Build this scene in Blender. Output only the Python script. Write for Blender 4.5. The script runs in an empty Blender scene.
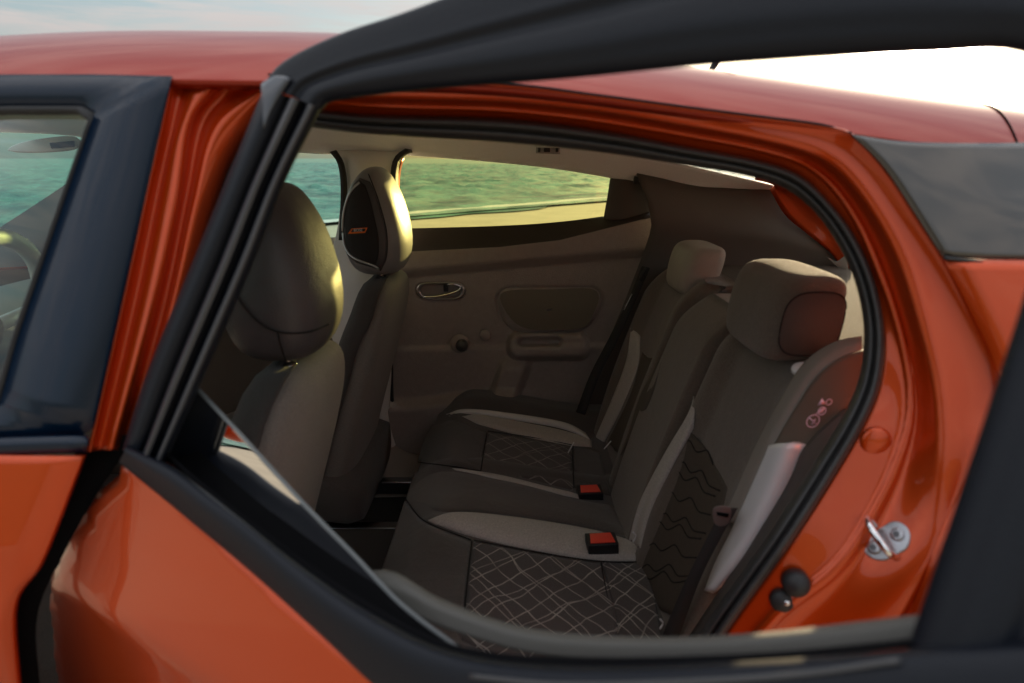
import bpy, math, random
from mathutils import Vector, Matrix
random.seed(7)
C = bpy.context.scene.collection
sc = bpy.context.scene
R = math.radians

# ------------------------------------------------------------------ camera
PITCH = R(15.0); F = 683.0; EYE = Vector((0, 0, 1.30))
cp, sp = math.cos(PITCH), math.sin(PITCH)
cam_d = bpy.data.cameras.new('camera'); cam = bpy.data.objects.new('camera', cam_d); C.objects.link(cam)
cam.location = EYE; cam.rotation_euler = (R(90) - PITCH, 0, 0)
cam_d.sensor_width = 36; cam_d.lens = 36 * F / 1024
cam_d.clip_start = 0.02; cam_d.clip_end = 20000
cam_d.dof.use_dof = True; cam_d.dof.focus_distance = 2.3; cam_d.dof.aperture_fstop = 4.3
sc.camera = cam

# ------------------------------------------------------------------ world
SUN_EL, SUN_AZ = R(6.0), R(28.8)       # azimuth from +Y towards +X
sd = Vector((math.sin(SUN_AZ) * math.cos(SUN_EL), math.cos(SUN_AZ) * math.cos(SUN_EL), math.sin(SUN_EL)))
w = bpy.data.worlds.new('World'); sc.world = w; w.use_nodes = True
nt = w.node_tree; N = nt.nodes; L = nt.links
bg = N['Background']
sky = N.new('ShaderNodeTexSky'); sky.sky_type = 'NISHITA'; sky.sun_disc = False
sky.sun_elevation = SUN_EL; sky.sun_rotation = SUN_AZ; sky.air_density = 1.0; sky.dust_density = 1.6; sky.ozone_density = 1.2
tc = N.new('ShaderNodeTexCoord')
mp = N.new('ShaderNodeMapping'); mp.inputs['Scale'].default_value = (1.3, 1.3, 9.0)
L.new(tc.outputs['Generated'], mp.inputs['Vector'])
no = N.new('ShaderNodeTexNoise'); no.inputs['Scale'].default_value = 3.4; no.inputs['Detail'].default_value = 9
no.inputs['Roughness'].default_value = .62; no.inputs['Distortion'].default_value = .5
L.new(mp.outputs['Vector'], no.inputs['Vector'])
rp = N.new('ShaderNodeValToRGB'); rp.color_ramp.elements[0].position = .40; rp.color_ramp.elements[1].position = .60
L.new(no.outputs['Fac'], rp.inputs['Fac'])
# cloud grey is its own colour; the gaps show a desaturated sky
# cloud sheet boosted towards the zenith beyond overcast law, to light paint and cabin
sxyz = N.new('ShaderNodeSeparateXYZ'); L.new(tc.outputs['Generated'], sxyz.inputs[0])
lw = N.new('ShaderNodeMapRange'); lw.inputs['From Min'].default_value = 0; lw.inputs['From Max'].default_value = 1
lw.inputs['To Min'].default_value = 1; lw.inputs['To Max'].default_value = 5.2; L.new(sxyz.outputs['Z'], lw.inputs['Value'])
bw = N.new('ShaderNodeVectorMath'); bw.operation = 'SCALE'; bw.inputs[0].default_value = (.74, .70, .68); L.new(lw.outputs['Result'], bw.inputs['Scale'])
bwd = N.new('ShaderNodeVectorMath'); bwd.operation = 'SCALE'; bwd.inputs[0].default_value = (.17, .22, .27); L.new(lw.outputs['Result'], bwd.inputs['Scale'])
bw0 = N.new('ShaderNodeHueSaturation'); bw0.inputs['Saturation'].default_value = .8; bw0.inputs['Value'].default_value = .26
L.new(sky.outputs['Color'], bw0.inputs['Color'])
bwa = N.new('ShaderNodeVectorMath'); bwa.operation = 'ADD'; L.new(bw0.outputs['Color'], bwa.inputs[0]); L.new(bwd.outputs[0], bwa.inputs[1])
mx = N.new('ShaderNodeMix'); mx.data_type = 'RGBA'
L.new(rp.outputs['Color'], mx.inputs['Factor']); L.new(bwa.outputs[0], mx.inputs['A']); L.new(bw.outputs[0], mx.inputs['B'])
# the sun's own disc and bright aureole
dp = N.new('ShaderNodeVectorMath'); dp.operation = 'DOT_PRODUCT'
nrm = N.new('ShaderNodeVectorMath'); nrm.operation = 'NORMALIZE'
L.new(tc.outputs['Generated'], nrm.inputs[0]); L.new(nrm.outputs['Vector'], dp.inputs[0]); dp.inputs[1].default_value = sd
def pw(e, k):
    a = N.new('ShaderNodeMath'); a.operation = 'MAXIMUM'; a.inputs[1].default_value = 0; L.new(dp.outputs['Value'], a.inputs[0])
    p = N.new('ShaderNodeMath'); p.operation = 'POWER'; p.inputs[1].default_value = e; L.new(a.outputs[0], p.inputs[0])
    m = N.new('ShaderNodeMath'); m.operation = 'MULTIPLY'; m.inputs[1].default_value = k; L.new(p.outputs[0], m.inputs[0]); return m
g1 = pw(26, 12.0); g2 = pw(900, 260.0)
def tint(m, c):
    v = N.new('ShaderNodeMix'); v.data_type = 'RGBA'; v.blend_type = 'MULTIPLY'; v.inputs['Factor'].default_value = 1
    L.new(m.outputs[0], v.inputs['A']); v.inputs['B'].default_value = (*c, 1); return v
t1 = tint(g1, (1, .84, .58)); t2 = tint(g2, (1, .93, .8))
ad = N.new('ShaderNodeVectorMath'); ad.operation = 'ADD'; L.new(t1.outputs['Result'], ad.inputs[0]); L.new(t2.outputs['Result'], ad.inputs[1])
ad2 = N.new('ShaderNodeVectorMath'); ad2.operation = 'ADD'; L.new(ad.outputs[0], ad2.inputs[0]); L.new(mx.outputs['Result'], ad2.inputs[1])
L.new(ad2.outputs[0], bg.inputs['Color']); bg.inputs['Strength'].default_value = .15

# ------------------------------------------------------------------ sun, exposure
sl = bpy.data.lights.new('sun', 'SUN'); so = bpy.data.objects.new('sun', sl); C.objects.link(so)
sl.energy = 2.4; sl.angle = R(.6); sl.color = (1, .77, .46)
so.rotation_euler = sd.to_track_quat('Z', 'Y').to_euler()
sc.view_settings.view_transform = 'Standard'; sc.view_settings.look = 'None'
sc.view_settings.exposure = 1.78; sc.view_settings.gamma = 1
sc.render.engine = 'CYCLES'
sc.cycles.max_bounces = 8; sc.cycles.transparent_max_bounces = 12

# ------------------------------------------------------------------ helpers: sight lines to surfaces
def ray(px, py):
    u = (px - 512) / F; v = (341.5 - py) / F
    return Vector((u, cp + v * sp, -sp + v * cp))
def P(px, py, Y): d = ray(px, py); return EYE + d * (Y / d.y)
def PX(px, py, X): d = ray(px, py); return EYE + d * (X / d.x)
def PZ(px, py, Z): d = ray(px, py); return EYE + d * ((Z - 1.3) / d.z)
def prof(z):                                # section of the car's flank, inward from the belt line
    if z > 1.0: return .33 * (z - 1.0)
    if z > .83: return -.04 * (1.0 - z) / .17
    return -.04 + .12 * (.83 - z)
def S(px, py, off=0.0):                     # a point on the near flank
    Y = .66
    for _ in range(14):
        p = P(px, py, Y); Y = .5 * Y + .5 * (.66 + prof(p.z) + off)
    return P(px, py, Y)
HINGE = Vector((-.405, .66, 0)); TH = R(32)
DU = Vector((math.cos(TH), -math.sin(TH), 0)); DN = Vector((math.sin(TH), math.cos(TH), 0))
def D(px, py, n=0.0):                       # a point on the opened rear door
    d = ray(px, py); t = .6
    for _ in range(40):
        z = EYE.z + d.z * t
        t2 = ((HINGE - Vector((0, 0, 0))).dot(DN) + n + prof(z)) / d.dot(DN)
        t = .5 * t + .5 * t2
    return EYE + d * t

# ------------------------------------------------------------------ helpers: meshes
def cr(pts, n, closed=False, lin=False):
    pts = [Vector(p) for p in pts]
    if closed: pts = pts + [pts[0]]
    if len(pts) == 2 or lin:
        dense = pts
    else:
        dense = []
        m = len(pts)
        for i in range(m - 1):
            if closed:
                p0 = pts[i - 1] if i > 0 else pts[-2]; p3 = pts[i + 2] if i + 2 < m else pts[1]
            else:
                p0 = pts[i - 1] if i > 0 else 2 * pts[0] - pts[1]; p3 = pts[i + 2] if i + 2 < m else 2 * pts[-1] - pts[-2]
            p1, p2 = pts[i], pts[i + 1]
            for k in range(10):
                t = k / 10
                dense.append(.5 * ((2 * p1) + (p2 - p0) * t + (2 * p0 - 5 * p1 + 4 * p2 - p3) * t * t + (3 * p1 - p0 - 3 * p2 + p3) * t ** 3))
        dense.append(pts[-1])
    acc = [0]
    for a, b in zip(dense, dense[1:]): acc.append(acc[-1] + (b - a).length)
    T = acc[-1] or 1; out = []; j = 0
    cnt = n if closed else n - 1
    for i in range(n):
        s = T * i / cnt
        while j < len(acc) - 2 and acc[j + 1] < s: j += 1
        k = (s - acc[j]) / ((acc[j + 1] - acc[j]) or 1)
        out.append(dense[j].lerp(dense[j + 1], min(1, k)))
    return out
ROOTS = {}
def link(name, vs, fs, mat, parent=None, smooth=True, thick=0, off=0, bevel=0, sub=0):
    me = bpy.data.meshes.new(name); me.from_pydata([tuple(v) for v in vs], [], fs); me.update()
    if smooth: me.polygons.foreach_set('use_smooth', [True] * len(me.polygons))
    if mat: me.materials.append(mat)
    o = bpy.data.objects.new(name, me); C.objects.link(o)
    if parent is not None:
        o.parent = parent
        o.matrix_parent_inverse = Matrix.Translation(-ROOTS[parent.name])
        ROOTS[o.name] = Vector((0, 0, 0))
    else: ROOTS[o.name] = Vector((0, 0, 0))
    if thick:
        m = o.modifiers.new('t', 'SOLIDIFY'); m.thickness = thick; m.offset = off
    if bevel:
        m = o.modifiers.new('b', 'BEVEL'); m.width = bevel; m.segments = 3; m.limit_method = 'ANGLE'; m.angle_limit = R(35)
    if sub:
        m = o.modifiers.new('s', 'SUBSURF'); m.levels = sub; m.render_levels = sub
    return o
def loft(name, rows, mat, parent=None, n=32, across=0, closed=False, thick=0, off=0, lin=False, **k):
    rr = [cr(r, n, closed, lin) for r in rows]
    if across:
        cols = [cr([rr[i][j] for i in range(len(rr))], across) for j in range(n)]
        rr = [[cols[j][i] for j in range(n)] for i in range(across)]
    vs = [p for r in rr for p in r]; fs = []
    for i in range(len(rr) - 1):
        for j in range(n if closed else n - 1):
            j2 = (j + 1) % n
            fs.append((i * n + j, i * n + j2, (i + 1) * n + j2, (i + 1) * n + j))
    return link(name, vs, fs, mat, parent, thick=thick, off=off, **k)
def rings(name, rs, mat, parent=None, cap=True, **k):
    n = len(rs[0]); vs = [p for r in rs for p in r]; fs = []
    for i in range(len(rs) - 1):
        for j in range(n):
            fs.append((i * n + j, i * n + (j + 1) % n, (i + 1) * n + (j + 1) % n, (i + 1) * n + j))
    if cap:
        fs.append(tuple(range(n))[::-1]); fs.append(tuple((len(rs) - 1) * n + j for j in range(n)))
    return link(name, vs, fs, mat, parent, **k)
def sup(c, ax, ay, hx, hy, e=3.0, n=36):
    out = []
    for i in range(n):
        a = 2 * math.pi * i / n; x = math.cos(a); y = math.sin(a)
        out.append(Vector(c) + Vector(ax) * (hx * math.copysign(abs(x) ** (2 / e), x)) + Vector(ay) * (hy * math.copysign(abs(y) ** (2 / e), y)))
    return out
def tube(name, pts, r, mat, parent=None, n=40, seg=10, flat=None, up=Vector((0, 0, 1))):
    ps = cr(pts, n) if len(pts) > 2 else [Vector(p) for p in pts]
    rs = []
    for i, p in enumerate(ps):
        t = (ps[min(i + 1, len(ps) - 1)] - ps[max(i - 1, 0)]).normalized()
        a = t.cross(up)
        if a.length < 1e-3: a = t.cross(Vector((1, 0, 0)))
        a.normalize(); b = t.cross(a)
        ra, rb = (r, r) if flat is None else (r, flat)
        rs.append([p + a * ra * math.cos(q) + b * rb * math.sin(q) for q in [2 * math.pi * k / seg for k in range(seg)]])
    return rings(name, rs, mat, parent)
def slab(name, pts, nv, t, mat, parent=None, bevel=.002, n=0, smooth=True):
    pts = cr(pts, n, True) if n else [Vector(p) for p in pts]
    nv = Vector(nv).normalized() * t; m = len(pts)
    vs = pts + [p + nv for p in pts]
    fs = [tuple(range(m))[::-1], tuple(range(m, 2 * m))] + [(i, (i + 1) % m, m + (i + 1) % m, m + i) for i in range(m)]
    return link(name, vs, fs, mat, parent, smooth=smooth, bevel=bevel)
def box(name, c, h, mat, parent=None, bevel=.003, ax=None):
    ax = ax or (Vector((1, 0, 0)), Vector((0, 1, 0)), Vector((0, 0, 1))); c = Vector(c)
    q = [c - ax[0] * h[0] - ax[1] * h[1] - ax[2] * h[2], c + ax[0] * h[0] - ax[1] * h[1] - ax[2] * h[2],
         c + ax[0] * h[0] + ax[1] * h[1] - ax[2] * h[2], c - ax[0] * h[0] + ax[1] * h[1] - ax[2] * h[2]]
    return slab(name, q, ax[2], 2 * h[2], mat, parent, bevel)
def disc(name, c, nv, r, t, mat, parent=None, dome=.3, seg=28):
    nv = Vector(nv).normalized(); a = nv.orthogonal().normalized(); b = nv.cross(a); c = Vector(c); rs = []
    for k, h in ((1, 0), (1, t * .6), (.94, t * .85), (.8, t), (.4, t * (1 + dome)), (.02, t * (1 + dome * 1.2))):
        rs.append([c + nv * h + (a * math.cos(q) + b * math.sin(q)) * r * k for q in [2 * math.pi * j / seg for j in range(seg)]])
    return rings(name, rs, mat, parent)
from mathutils.bvhtree import BVHTree
def tree(o):
    return BVHTree.FromPolygons([v.co.copy() for v in o.data.vertices], [tuple(p.vertices) for p in o.data.polygons])
def tag(o, label=None, cat=None, group=None, kind=None):
    if label: o['label'] = label
    if cat: o['category'] = cat
    if group: o['group'] = group
    if kind: o['kind'] = kind
    return o

# ------------------------------------------------------------------ helpers: materials
def mat(name, col, rough=.5, metal=0, coat=0, coat_r=.03, bump=0, bscale=200, var=0, vscale=8, spec=.5, sheen=0, stretch=None, detail=4, crease=0, weave=0):
    m = bpy.data.materials.new(name); m.use_nodes = True; nt = m.node_tree; b = nt.nodes['Principled BSDF']
    b.inputs['Base Color'].default_value = (*col, 1); b.inputs['Roughness'].default_value = rough; b.inputs['Metallic'].default_value = metal
    b.inputs['Coat Weight'].default_value = coat; b.inputs['Coat Roughness'].default_value = coat_r
    b.inputs['Specular IOR Level'].default_value = spec; b.inputs['Sheen Weight'].default_value = sheen
    tc = nt.nodes.new('ShaderNodeTexCoord'); src = tc.outputs['Object']
    if stretch:
        mp = nt.nodes.new('ShaderNodeMapping'); mp.inputs['Scale'].default_value = stretch; nt.links.new(src, mp.inputs['Vector']); src = mp.outputs['Vector']
    if bump:
        n = nt.nodes.new('ShaderNodeTexNoise'); n.inputs['Scale'].default_value = bscale; n.inputs['Detail'].default_value = detail
        nt.links.new(src, n.inputs['Vector'])
        bp = nt.nodes.new('ShaderNodeBump'); bp.inputs['Strength'].default_value = bump; bp.inputs['Distance'].default_value = .002
        nt.links.new(n.outputs['Fac'], bp.inputs['Height']); nt.links.new(bp.outputs['Normal'], b.inputs['Normal'])
    if weave:
        wv = []
        for ax_ in ('X', 'Z'):
            wn = nt.nodes.new('ShaderNodeTexNoise'); wn.inputs['Scale'].default_value = 1; wn.inputs['Detail'].default_value = 2
            wm = nt.nodes.new('ShaderNodeMapping'); wm.inputs['Scale'].default_value = (900, 240, 240) if ax_ == 'X' else (240, 240, 900)
            nt.links.new(tc.outputs['Object'], wm.inputs['Vector']); nt.links.new(wm.outputs['Vector'], wn.inputs['Vector']); wv.append(wn)
        wa_ = nt.nodes.new('ShaderNodeMath'); wa_.operation = 'MAXIMUM'; nt.links.new(wv[0].outputs['Fac'], wa_.inputs[0]); nt.links.new(wv[1].outputs['Fac'], wa_.inputs[1])
        wr = nt.nodes.new('ShaderNodeMapRange'); wr.inputs['From Min'].default_value = .38; wr.inputs['From Max'].default_value = .72; wr.inputs['To Min'].default_value = 1 - weave; wr.inputs['To Max'].default_value = 1 + weave
        nt.links.new(wa_.outputs[0], wr.inputs['Value'])
    if crease:
        n3 = nt.nodes.new('ShaderNodeTexNoise'); n3.inputs['Scale'].default_value = 13; n3.inputs['Detail'].default_value = 3; n3.inputs['Distortion'].default_value = .6
        nt.links.new(src, n3.inputs['Vector'])
        b3 = nt.nodes.new('ShaderNodeBump'); b3.inputs['Strength'].default_value = crease; b3.inputs['Distance'].default_value = .02
        nt.links.new(n3.outputs['Fac'], b3.inputs['Height'])
        if bump: nt.links.new(b3.outputs['Normal'], bp.inputs['Normal'])
        else: nt.links.new(b3.outputs['Normal'], b.inputs['Normal'])
    if var:
        n2 = nt.nodes.new('ShaderNodeTexNoise'); n2.inputs['Scale'].default_value = vscale; n2.inputs['Detail'].default_value = 6
        nt.links.new(src, n2.inputs['Vector'])
        mm = nt.nodes.new('ShaderNodeMix'); mm.data_type = 'RGBA'
        mm.inputs['A'].default_value = (*[c * (1 - var) for c in col], 1); mm.inputs['B'].default_value = (*[min(1, c * (1 + var)) for c in col], 1)
        nt.links.new(n2.outputs['Fac'], mm.inputs['Factor']); nt.links.new(mm.outputs['Result'], b.inputs['Base Color'])
        if weave:
            vs_ = nt.nodes.new('ShaderNodeVectorMath'); vs_.operation = 'SCALE'; nt.links.new(mm.outputs['Result'], vs_.inputs[0]); nt.links.new(wr.outputs['Result'], vs_.inputs['Scale'])
            nt.links.new(vs_.outputs[0], b.inputs['Base Color'])
        rr = nt.nodes.new('ShaderNodeMapRange'); rr.inputs['To Min'].default_value = rough * .85; rr.inputs['To Max'].default_value = min(1, rough * 1.15)
        nt.links.new(n2.outputs['Fac'], rr.inputs['Value']); nt.links.new(rr.outputs['Result'], b.inputs['Roughness'])
    return m
def glass(name, tintc, refl=1.0):
    m = bpy.data.materials.new(name); m.use_nodes = True; nt = m.node_tree; nt.nodes.clear()
    o = nt.nodes.new('ShaderNodeOutputMaterial'); t = nt.nodes.new('ShaderNodeBsdfTransparent'); g = nt.nodes.new('ShaderNodeBsdfGlossy')
    t.inputs['Color'].default_value = (*tintc, 1); g.inputs['Roughness'].default_value = .01
    f = nt.nodes.new('ShaderNodeFresnel'); f.inputs['IOR'].default_value = 1.5
    k = nt.nodes.new('ShaderNodeMath'); k.operation = 'MULTIPLY'; k.inputs[1].default_value = refl; nt.links.new(f.outputs[0], k.inputs[0])
    x = nt.nodes.new('ShaderNodeMixShader'); nt.links.new(k.outputs[0], x.inputs[0]); nt.links.new(t.outputs[0], x.inputs[1]); nt.links.new(g.outputs[0], x.inputs[2])
    nt.links.new(x.outputs[0], o.inputs[0]); return m
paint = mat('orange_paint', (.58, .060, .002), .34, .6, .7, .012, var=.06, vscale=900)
roofp = mat('orange_paint_shaded', (.32, .021, .004), .38, .6, .40, .06, var=.06, vscale=900)  # body paint darkened for the dark clouds the roof reflects
gloss_black = mat('gloss_black_tape', (.001, .010, .028), .26, 0, .3, .10, bump=.03, bscale=60, spec=.3)
satin = mat('satin_black', (.006, .008, .014), .46, bump=.15, bscale=300, spec=.28)
rubber = mat('black_rubber', (.018, .018, .02), .55, bump=.2, bscale=400)
seal_m = mat('seal_rubber', (.035, .034, .036), .42, bump=.25, bscale=500, var=.2, vscale=40)
void = mat('dark_cavity', (.006, .006, .007), .9, spec=.05)
alu = mat('channel_metal', (.25, .26, .28), .35, .6)
plastic = mat('brown_plastic', (.36, .30, .26), .55, bump=.35, bscale=900, var=.12, vscale=14)
plastic_d = mat('dark_plastic', (.075, .065, .058), .5, bump=.35, bscale=900, var=.12, vscale=14)
trim_l = mat('beige_trim', (.74, .71, .67), .6, bump=.25, bscale=900, var=.08, vscale=10)
liner = mat('headliner', (.90, .90, .90), .95, bump=.6, bscale=700, var=.10, vscale=260, sheen=.2)
fabric = mat('dark_fabric', (.080, .066, .058), .88, bump=.9, bscale=600, var=.38, vscale=230, sheen=.25, weave=.18, crease=.16)
fabric_b = mat('brown_fabric', (.135, .105, .080), .85, bump=.9, bscale=600, var=.34, vscale=230, sheen=.3, weave=.18, crease=.16)
fabric_g = mat('grey_fabric', (.50, .46, .42), .85, bump=.6, bscale=1000, var=.25, vscale=230, sheen=.2, weave=.18, crease=.16)
leather = mat('charcoal_leather', (.065, .060, .064), .38, bump=.5, bscale=420, var=.12, vscale=30, crease=.16)
leather_l = mat('grey_vinyl', (.70, .67, .64), .5, bump=.4, bscale=420, var=.08, vscale=30, crease=.16)
silver = mat('silver_vinyl', (.78, .78, .80), .36, .1, bump=.2, bscale=420, var=.06, vscale=20)
chrome = mat('chrome', (.85, .85, .87), .12, 1)
steel = mat('zinc_steel', (.42, .42, .45), .28, 1, bump=.25, bscale=120)
red = mat('red_release', (.9, .07, .04), .35)
red.node_tree.nodes['Principled BSDF'].inputs['Coat Weight'].default_value = .3
white = mat('white_plastic', (.75, .75, .75), .5)
webbing = mat('belt_webbing', (.030, .028, .028), .75, bump=.8, bscale=300, stretch=(1, 1, 6))
carpet = mat('carpet', (.045, .040, .037), .95, bump=1, bscale=500)
shelfm = mat('shelf_felt', (.10, .08, .06), .95, bump=1, bscale=500, var=.4, vscale=300)
orange_print = mat('orange_print', (.85, .18, .02), .45)
white_print = mat('white_print', (.75, .74, .78), .5)
blue_print = mat('airbag_print', (.60, .60, .80), .6)
thread = mat('thread', (.09, .08, .075), .8)
g_front = glass('front_glass', (.62, .86, .80), .7); g_rear = glass('rear_glass', (.86, .88, .42)); g_open = glass('open_glass', (.62, .68, .66), 2.0)
def quilt(name, base, line, s=.045, w=.035, depth=.3, kx=1, ky=1, a='X', b='Y'):
    m = mat(name, base, .85, bump=.7, bscale=1100, sheen=.2); nt = m.node_tree; B = nt.nodes['Principled BSDF']
    tc = nt.nodes['Texture Coordinate']; nz = nt.nodes.new('ShaderNodeTexNoise'); nz.inputs['Scale'].default_value = 9; nz.inputs['Detail'].default_value = 2
    nt.links.new(tc.outputs['Object'], nz.inputs['Vector'])
    vm = nt.nodes.new('ShaderNodeVectorMath'); vm.operation = 'SCALE'; vm.inputs['Scale'].default_value = .035
    nt.links.new(nz.outputs['Color'], vm.inputs[0])
    va = nt.nodes.new('ShaderNodeVectorMath'); va.operation = 'ADD'; nt.links.new(tc.outputs['Object'], va.inputs[0]); nt.links.new(vm.outputs[0], va.inputs[1])
    se = nt.nodes.new('ShaderNodeSeparateXYZ'); nt.links.new(va.outputs[0], se.inputs[0])
    def ma(op, x, y=None, z=None):
        n = nt.nodes.new('ShaderNodeMath'); n.operation = op
        for i, q in enumerate((x, y, z)):
            if q is None: continue
            if isinstance(q, (int, float)): n.inputs[i].default_value = q
            else: nt.links.new(q, n.inputs[i])
        return n.outputs[0]
    X = se.outputs[a]; Y = se.outputs[b]
    def fam(k1, k2, sp_, ph, wd):
        v = ma('ADD', ma('MULTIPLY', X, k1), ma('MULTIPLY', Y, k2)); v = ma('ADD', ma('DIVIDE', v, sp_), ph)
        v = ma('ABSOLUTE', ma('SUBTRACT', ma('FRACT', v), .5)); return ma('LESS_THAN', v, wd)
    l = ma('MAXIMUM', fam(kx, ky, s, .1, w), fam(kx, -ky, s, .35, w))
    l = ma('MAXIMUM', l, fam(kx * 1.08, ky * .86, s * 2.3, .22, w * .35))
    l = ma('MAXIMUM', l, fam(kx * .9, -ky * 1.12, s * 2.1, .7, w * .35))
    bq = nt.nodes.new('ShaderNodeBump'); bq.inputs['Strength'].default_value = .8; bq.inputs['Distance'].default_value = .004; bq.invert = True
    nt.links.new(l, bq.inputs['Height']); old = B.inputs['Normal'].links[0].from_socket; nt.links.new(old, bq.inputs['Normal']); nt.links.new(bq.outputs['Normal'], B.inputs['Normal'])
    n3 = nt.nodes.new('ShaderNodeTexNoise'); n3.inputs['Scale'].default_value = 30; nt.links.new(tc.outputs['Object'], n3.inputs['Vector'])
    l2 = ma('MULTIPLY', l, ma('MINIMUM', ma('MULTIPLY', n3.outputs['Fac'], 1.6), 1.0))
    mm = nt.nodes.new('ShaderNodeMix'); mm.data_type = 'RGBA'; mm.inputs['A'].default_value = (*base, 1); mm.inputs['B'].default_value = (*line, 1)
    nt.links.new(l2, mm.inputs['Factor']); nt.links.new(mm.outputs['Result'], B.inputs['Base Color'])
    return m
seam_m = mat('seam_dark', (.012, .010, .010), .9)
quilt_near = quilt('printed_quilt', (.075, .058, .054), (.50, .45, .40), s=.052, w=.030, kx=.95, ky=.80)
quilt_far = quilt('faint_quilt', (.085, .070, .064), (.30, .27, .25), s=.06, w=.035, kx=.9, ky=.8)

# ------------------------------------------------------------------ the place: beach and sea
bm = mat('sand', (.44, .37, .27), .9, bump=1, bscale=6, var=.25, vscale=1.2)
sea = bpy.data.materials.new('sea_water'); sea.use_nodes = True; snt = sea.node_tree; b = snt.nodes['Principled BSDF']
b.inputs['Base Color'].default_value = (.10, .17, .14, 1); b.inputs['Roughness'].default_value = .16; b.inputs['IOR'].default_value = 1.33
tcn = snt.nodes.new('ShaderNodeTexCoord'); h = None
for scl, st, ang, dist in ((.55, 1.0, 0, .35), (2.2, 1.0, .4, .12)):
    mpn = snt.nodes.new('ShaderNodeMapping'); mpn.inputs['Rotation'].default_value = (0, 0, -.75 + ang); mpn.inputs['Scale'].default_value = (.35, 1, 1)
    snt.links.new(tcn.outputs['Object'], mpn.inputs['Vector'])
    nn = snt.nodes.new('ShaderNodeTexNoise'); nn.inputs['Scale'].default_value = scl; nn.inputs['Detail'].default_value = 8; nn.inputs['Roughness'].default_value = .6
    snt.links.new(mpn.outputs['Vector'], nn.inputs['Vector'])
    bb = snt.nodes.new('ShaderNodeBump'); bb.inputs['Strength'].default_value = st; bb.inputs['Distance'].default_value = dist
    snt.links.new(nn.outputs['Fac'], bb.inputs['Height'])
    if h: snt.links.new(h.outputs['Normal'], bb.inputs['Normal'])
    h = bb
snt.links.new(h.outputs['Normal'], b.inputs['Normal'])
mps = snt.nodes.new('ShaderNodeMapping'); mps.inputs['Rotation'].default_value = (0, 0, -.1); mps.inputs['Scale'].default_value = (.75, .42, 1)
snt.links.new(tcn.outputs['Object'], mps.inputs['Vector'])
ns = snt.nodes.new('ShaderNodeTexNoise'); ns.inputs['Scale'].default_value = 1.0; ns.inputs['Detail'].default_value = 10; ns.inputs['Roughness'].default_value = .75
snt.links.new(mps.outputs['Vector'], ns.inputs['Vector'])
cs = snt.nodes.new('ShaderNodeValToRGB'); cs.color_ramp.elements[0].position = .40; cs.color_ramp.elements[0].color = (.020, .085, .065, 1)  # ripple light and shade painted into the water's base colour
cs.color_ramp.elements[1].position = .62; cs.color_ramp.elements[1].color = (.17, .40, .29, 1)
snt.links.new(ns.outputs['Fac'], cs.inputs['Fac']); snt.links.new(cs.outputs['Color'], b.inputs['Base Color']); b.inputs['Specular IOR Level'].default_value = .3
def plane(name, pts, m, kind, label=None):
    o = link(name, pts, [tuple(range(len(pts)))], m, None, smooth=False); o['kind'] = kind; return o
ZB = 0.0
beach = plane('beach', [(-9000, -9000, ZB), (9000, -9000, ZB), (9000, 9000, ZB), (-9000, 9000, ZB)], bm, 'structure')
# shore runs away to the right; the water lies a little above the sand it covers
A = Vector((-2.6, 14.9, .03)); d = Vector((.66, .75, 0)).normalized()
shore = []
for i in range(-60, 400):
    p = A + d * (i * 1.2) + Vector((.75, -.66, 0)) * (.35 * math.sin(i * .7) + .25 * math.sin(i * 1.9 + 1))
    shore.append(p)
shore = [A - d * 9000] + shore + [A + d * 12000]
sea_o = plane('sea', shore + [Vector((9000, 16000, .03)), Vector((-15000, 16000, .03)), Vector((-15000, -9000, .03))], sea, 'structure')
from mathutils import noise
nr_ = Vector((-d.y, d.x, 0)); vs = []; bs = []
q = .15
while q < 170: bs.append(q); q += .30 + q * .012
na = 460
for b_ in bs:
    for i in range(na + 1):
        a_ = -60 + 150 * i / na
        p = A + d * a_ + nr_ * b_
        u1 = p.x * .45; v1 = p.y * .75
        hgt = .16 * noise.noise(Vector((p.x * .22, p.y * .50, 1))) + .13 * noise.noise(Vector((u1 * 1.7, v1 * 1.6, 5))) + .09 * noise.noise(Vector((u1 * 4, v1 * 3.2, 9)))
        vs.append((p.x, p.y, .05 + (hgt + .16) * min(1, b_ / 6)))
fs = [(i * (na + 1) + j, i * (na + 1) + j + 1, (i + 1) * (na + 1) + j + 1, (i + 1) * (na + 1) + j) for i in range(len(bs) - 1) for j in range(na)]
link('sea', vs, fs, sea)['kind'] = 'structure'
# low swells breaking at the edge of the sand
foam = mat('foam', (.62, .62, .55), .7, bump=1, bscale=8)
swm = mat('swell_water', (.05, .08, .06), .15, bump=1, bscale=3)
def swell(off, i0, i1, hgt, m):
    nrm_ = Vector((-d.y, d.x, 0)); rows = []
    for k, (q, z) in enumerate(((0, 0.0), (.12, hgt), (.30, hgt * .7), (.7, .0))):
        rows.append([A + d * (i * 1.2) + nrm_ * (off + q + .5 * math.sin(i * .23 + off) + .15 * math.sin(i * .9 + off * 3)) + Vector((0, 0, .034 + z)) for i in range(i0, i1)])
    o = loft('wave', rows, m, None, n=120); return tag(o, None, None, None, 'structure')
swell(1.2, -8, 40, .05, swm); swell(2.6, 2, 30, .07, swm); swell(4.6, -12, 10, .06, swm); swell(.2, -12, 50, .02, foam)

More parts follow.
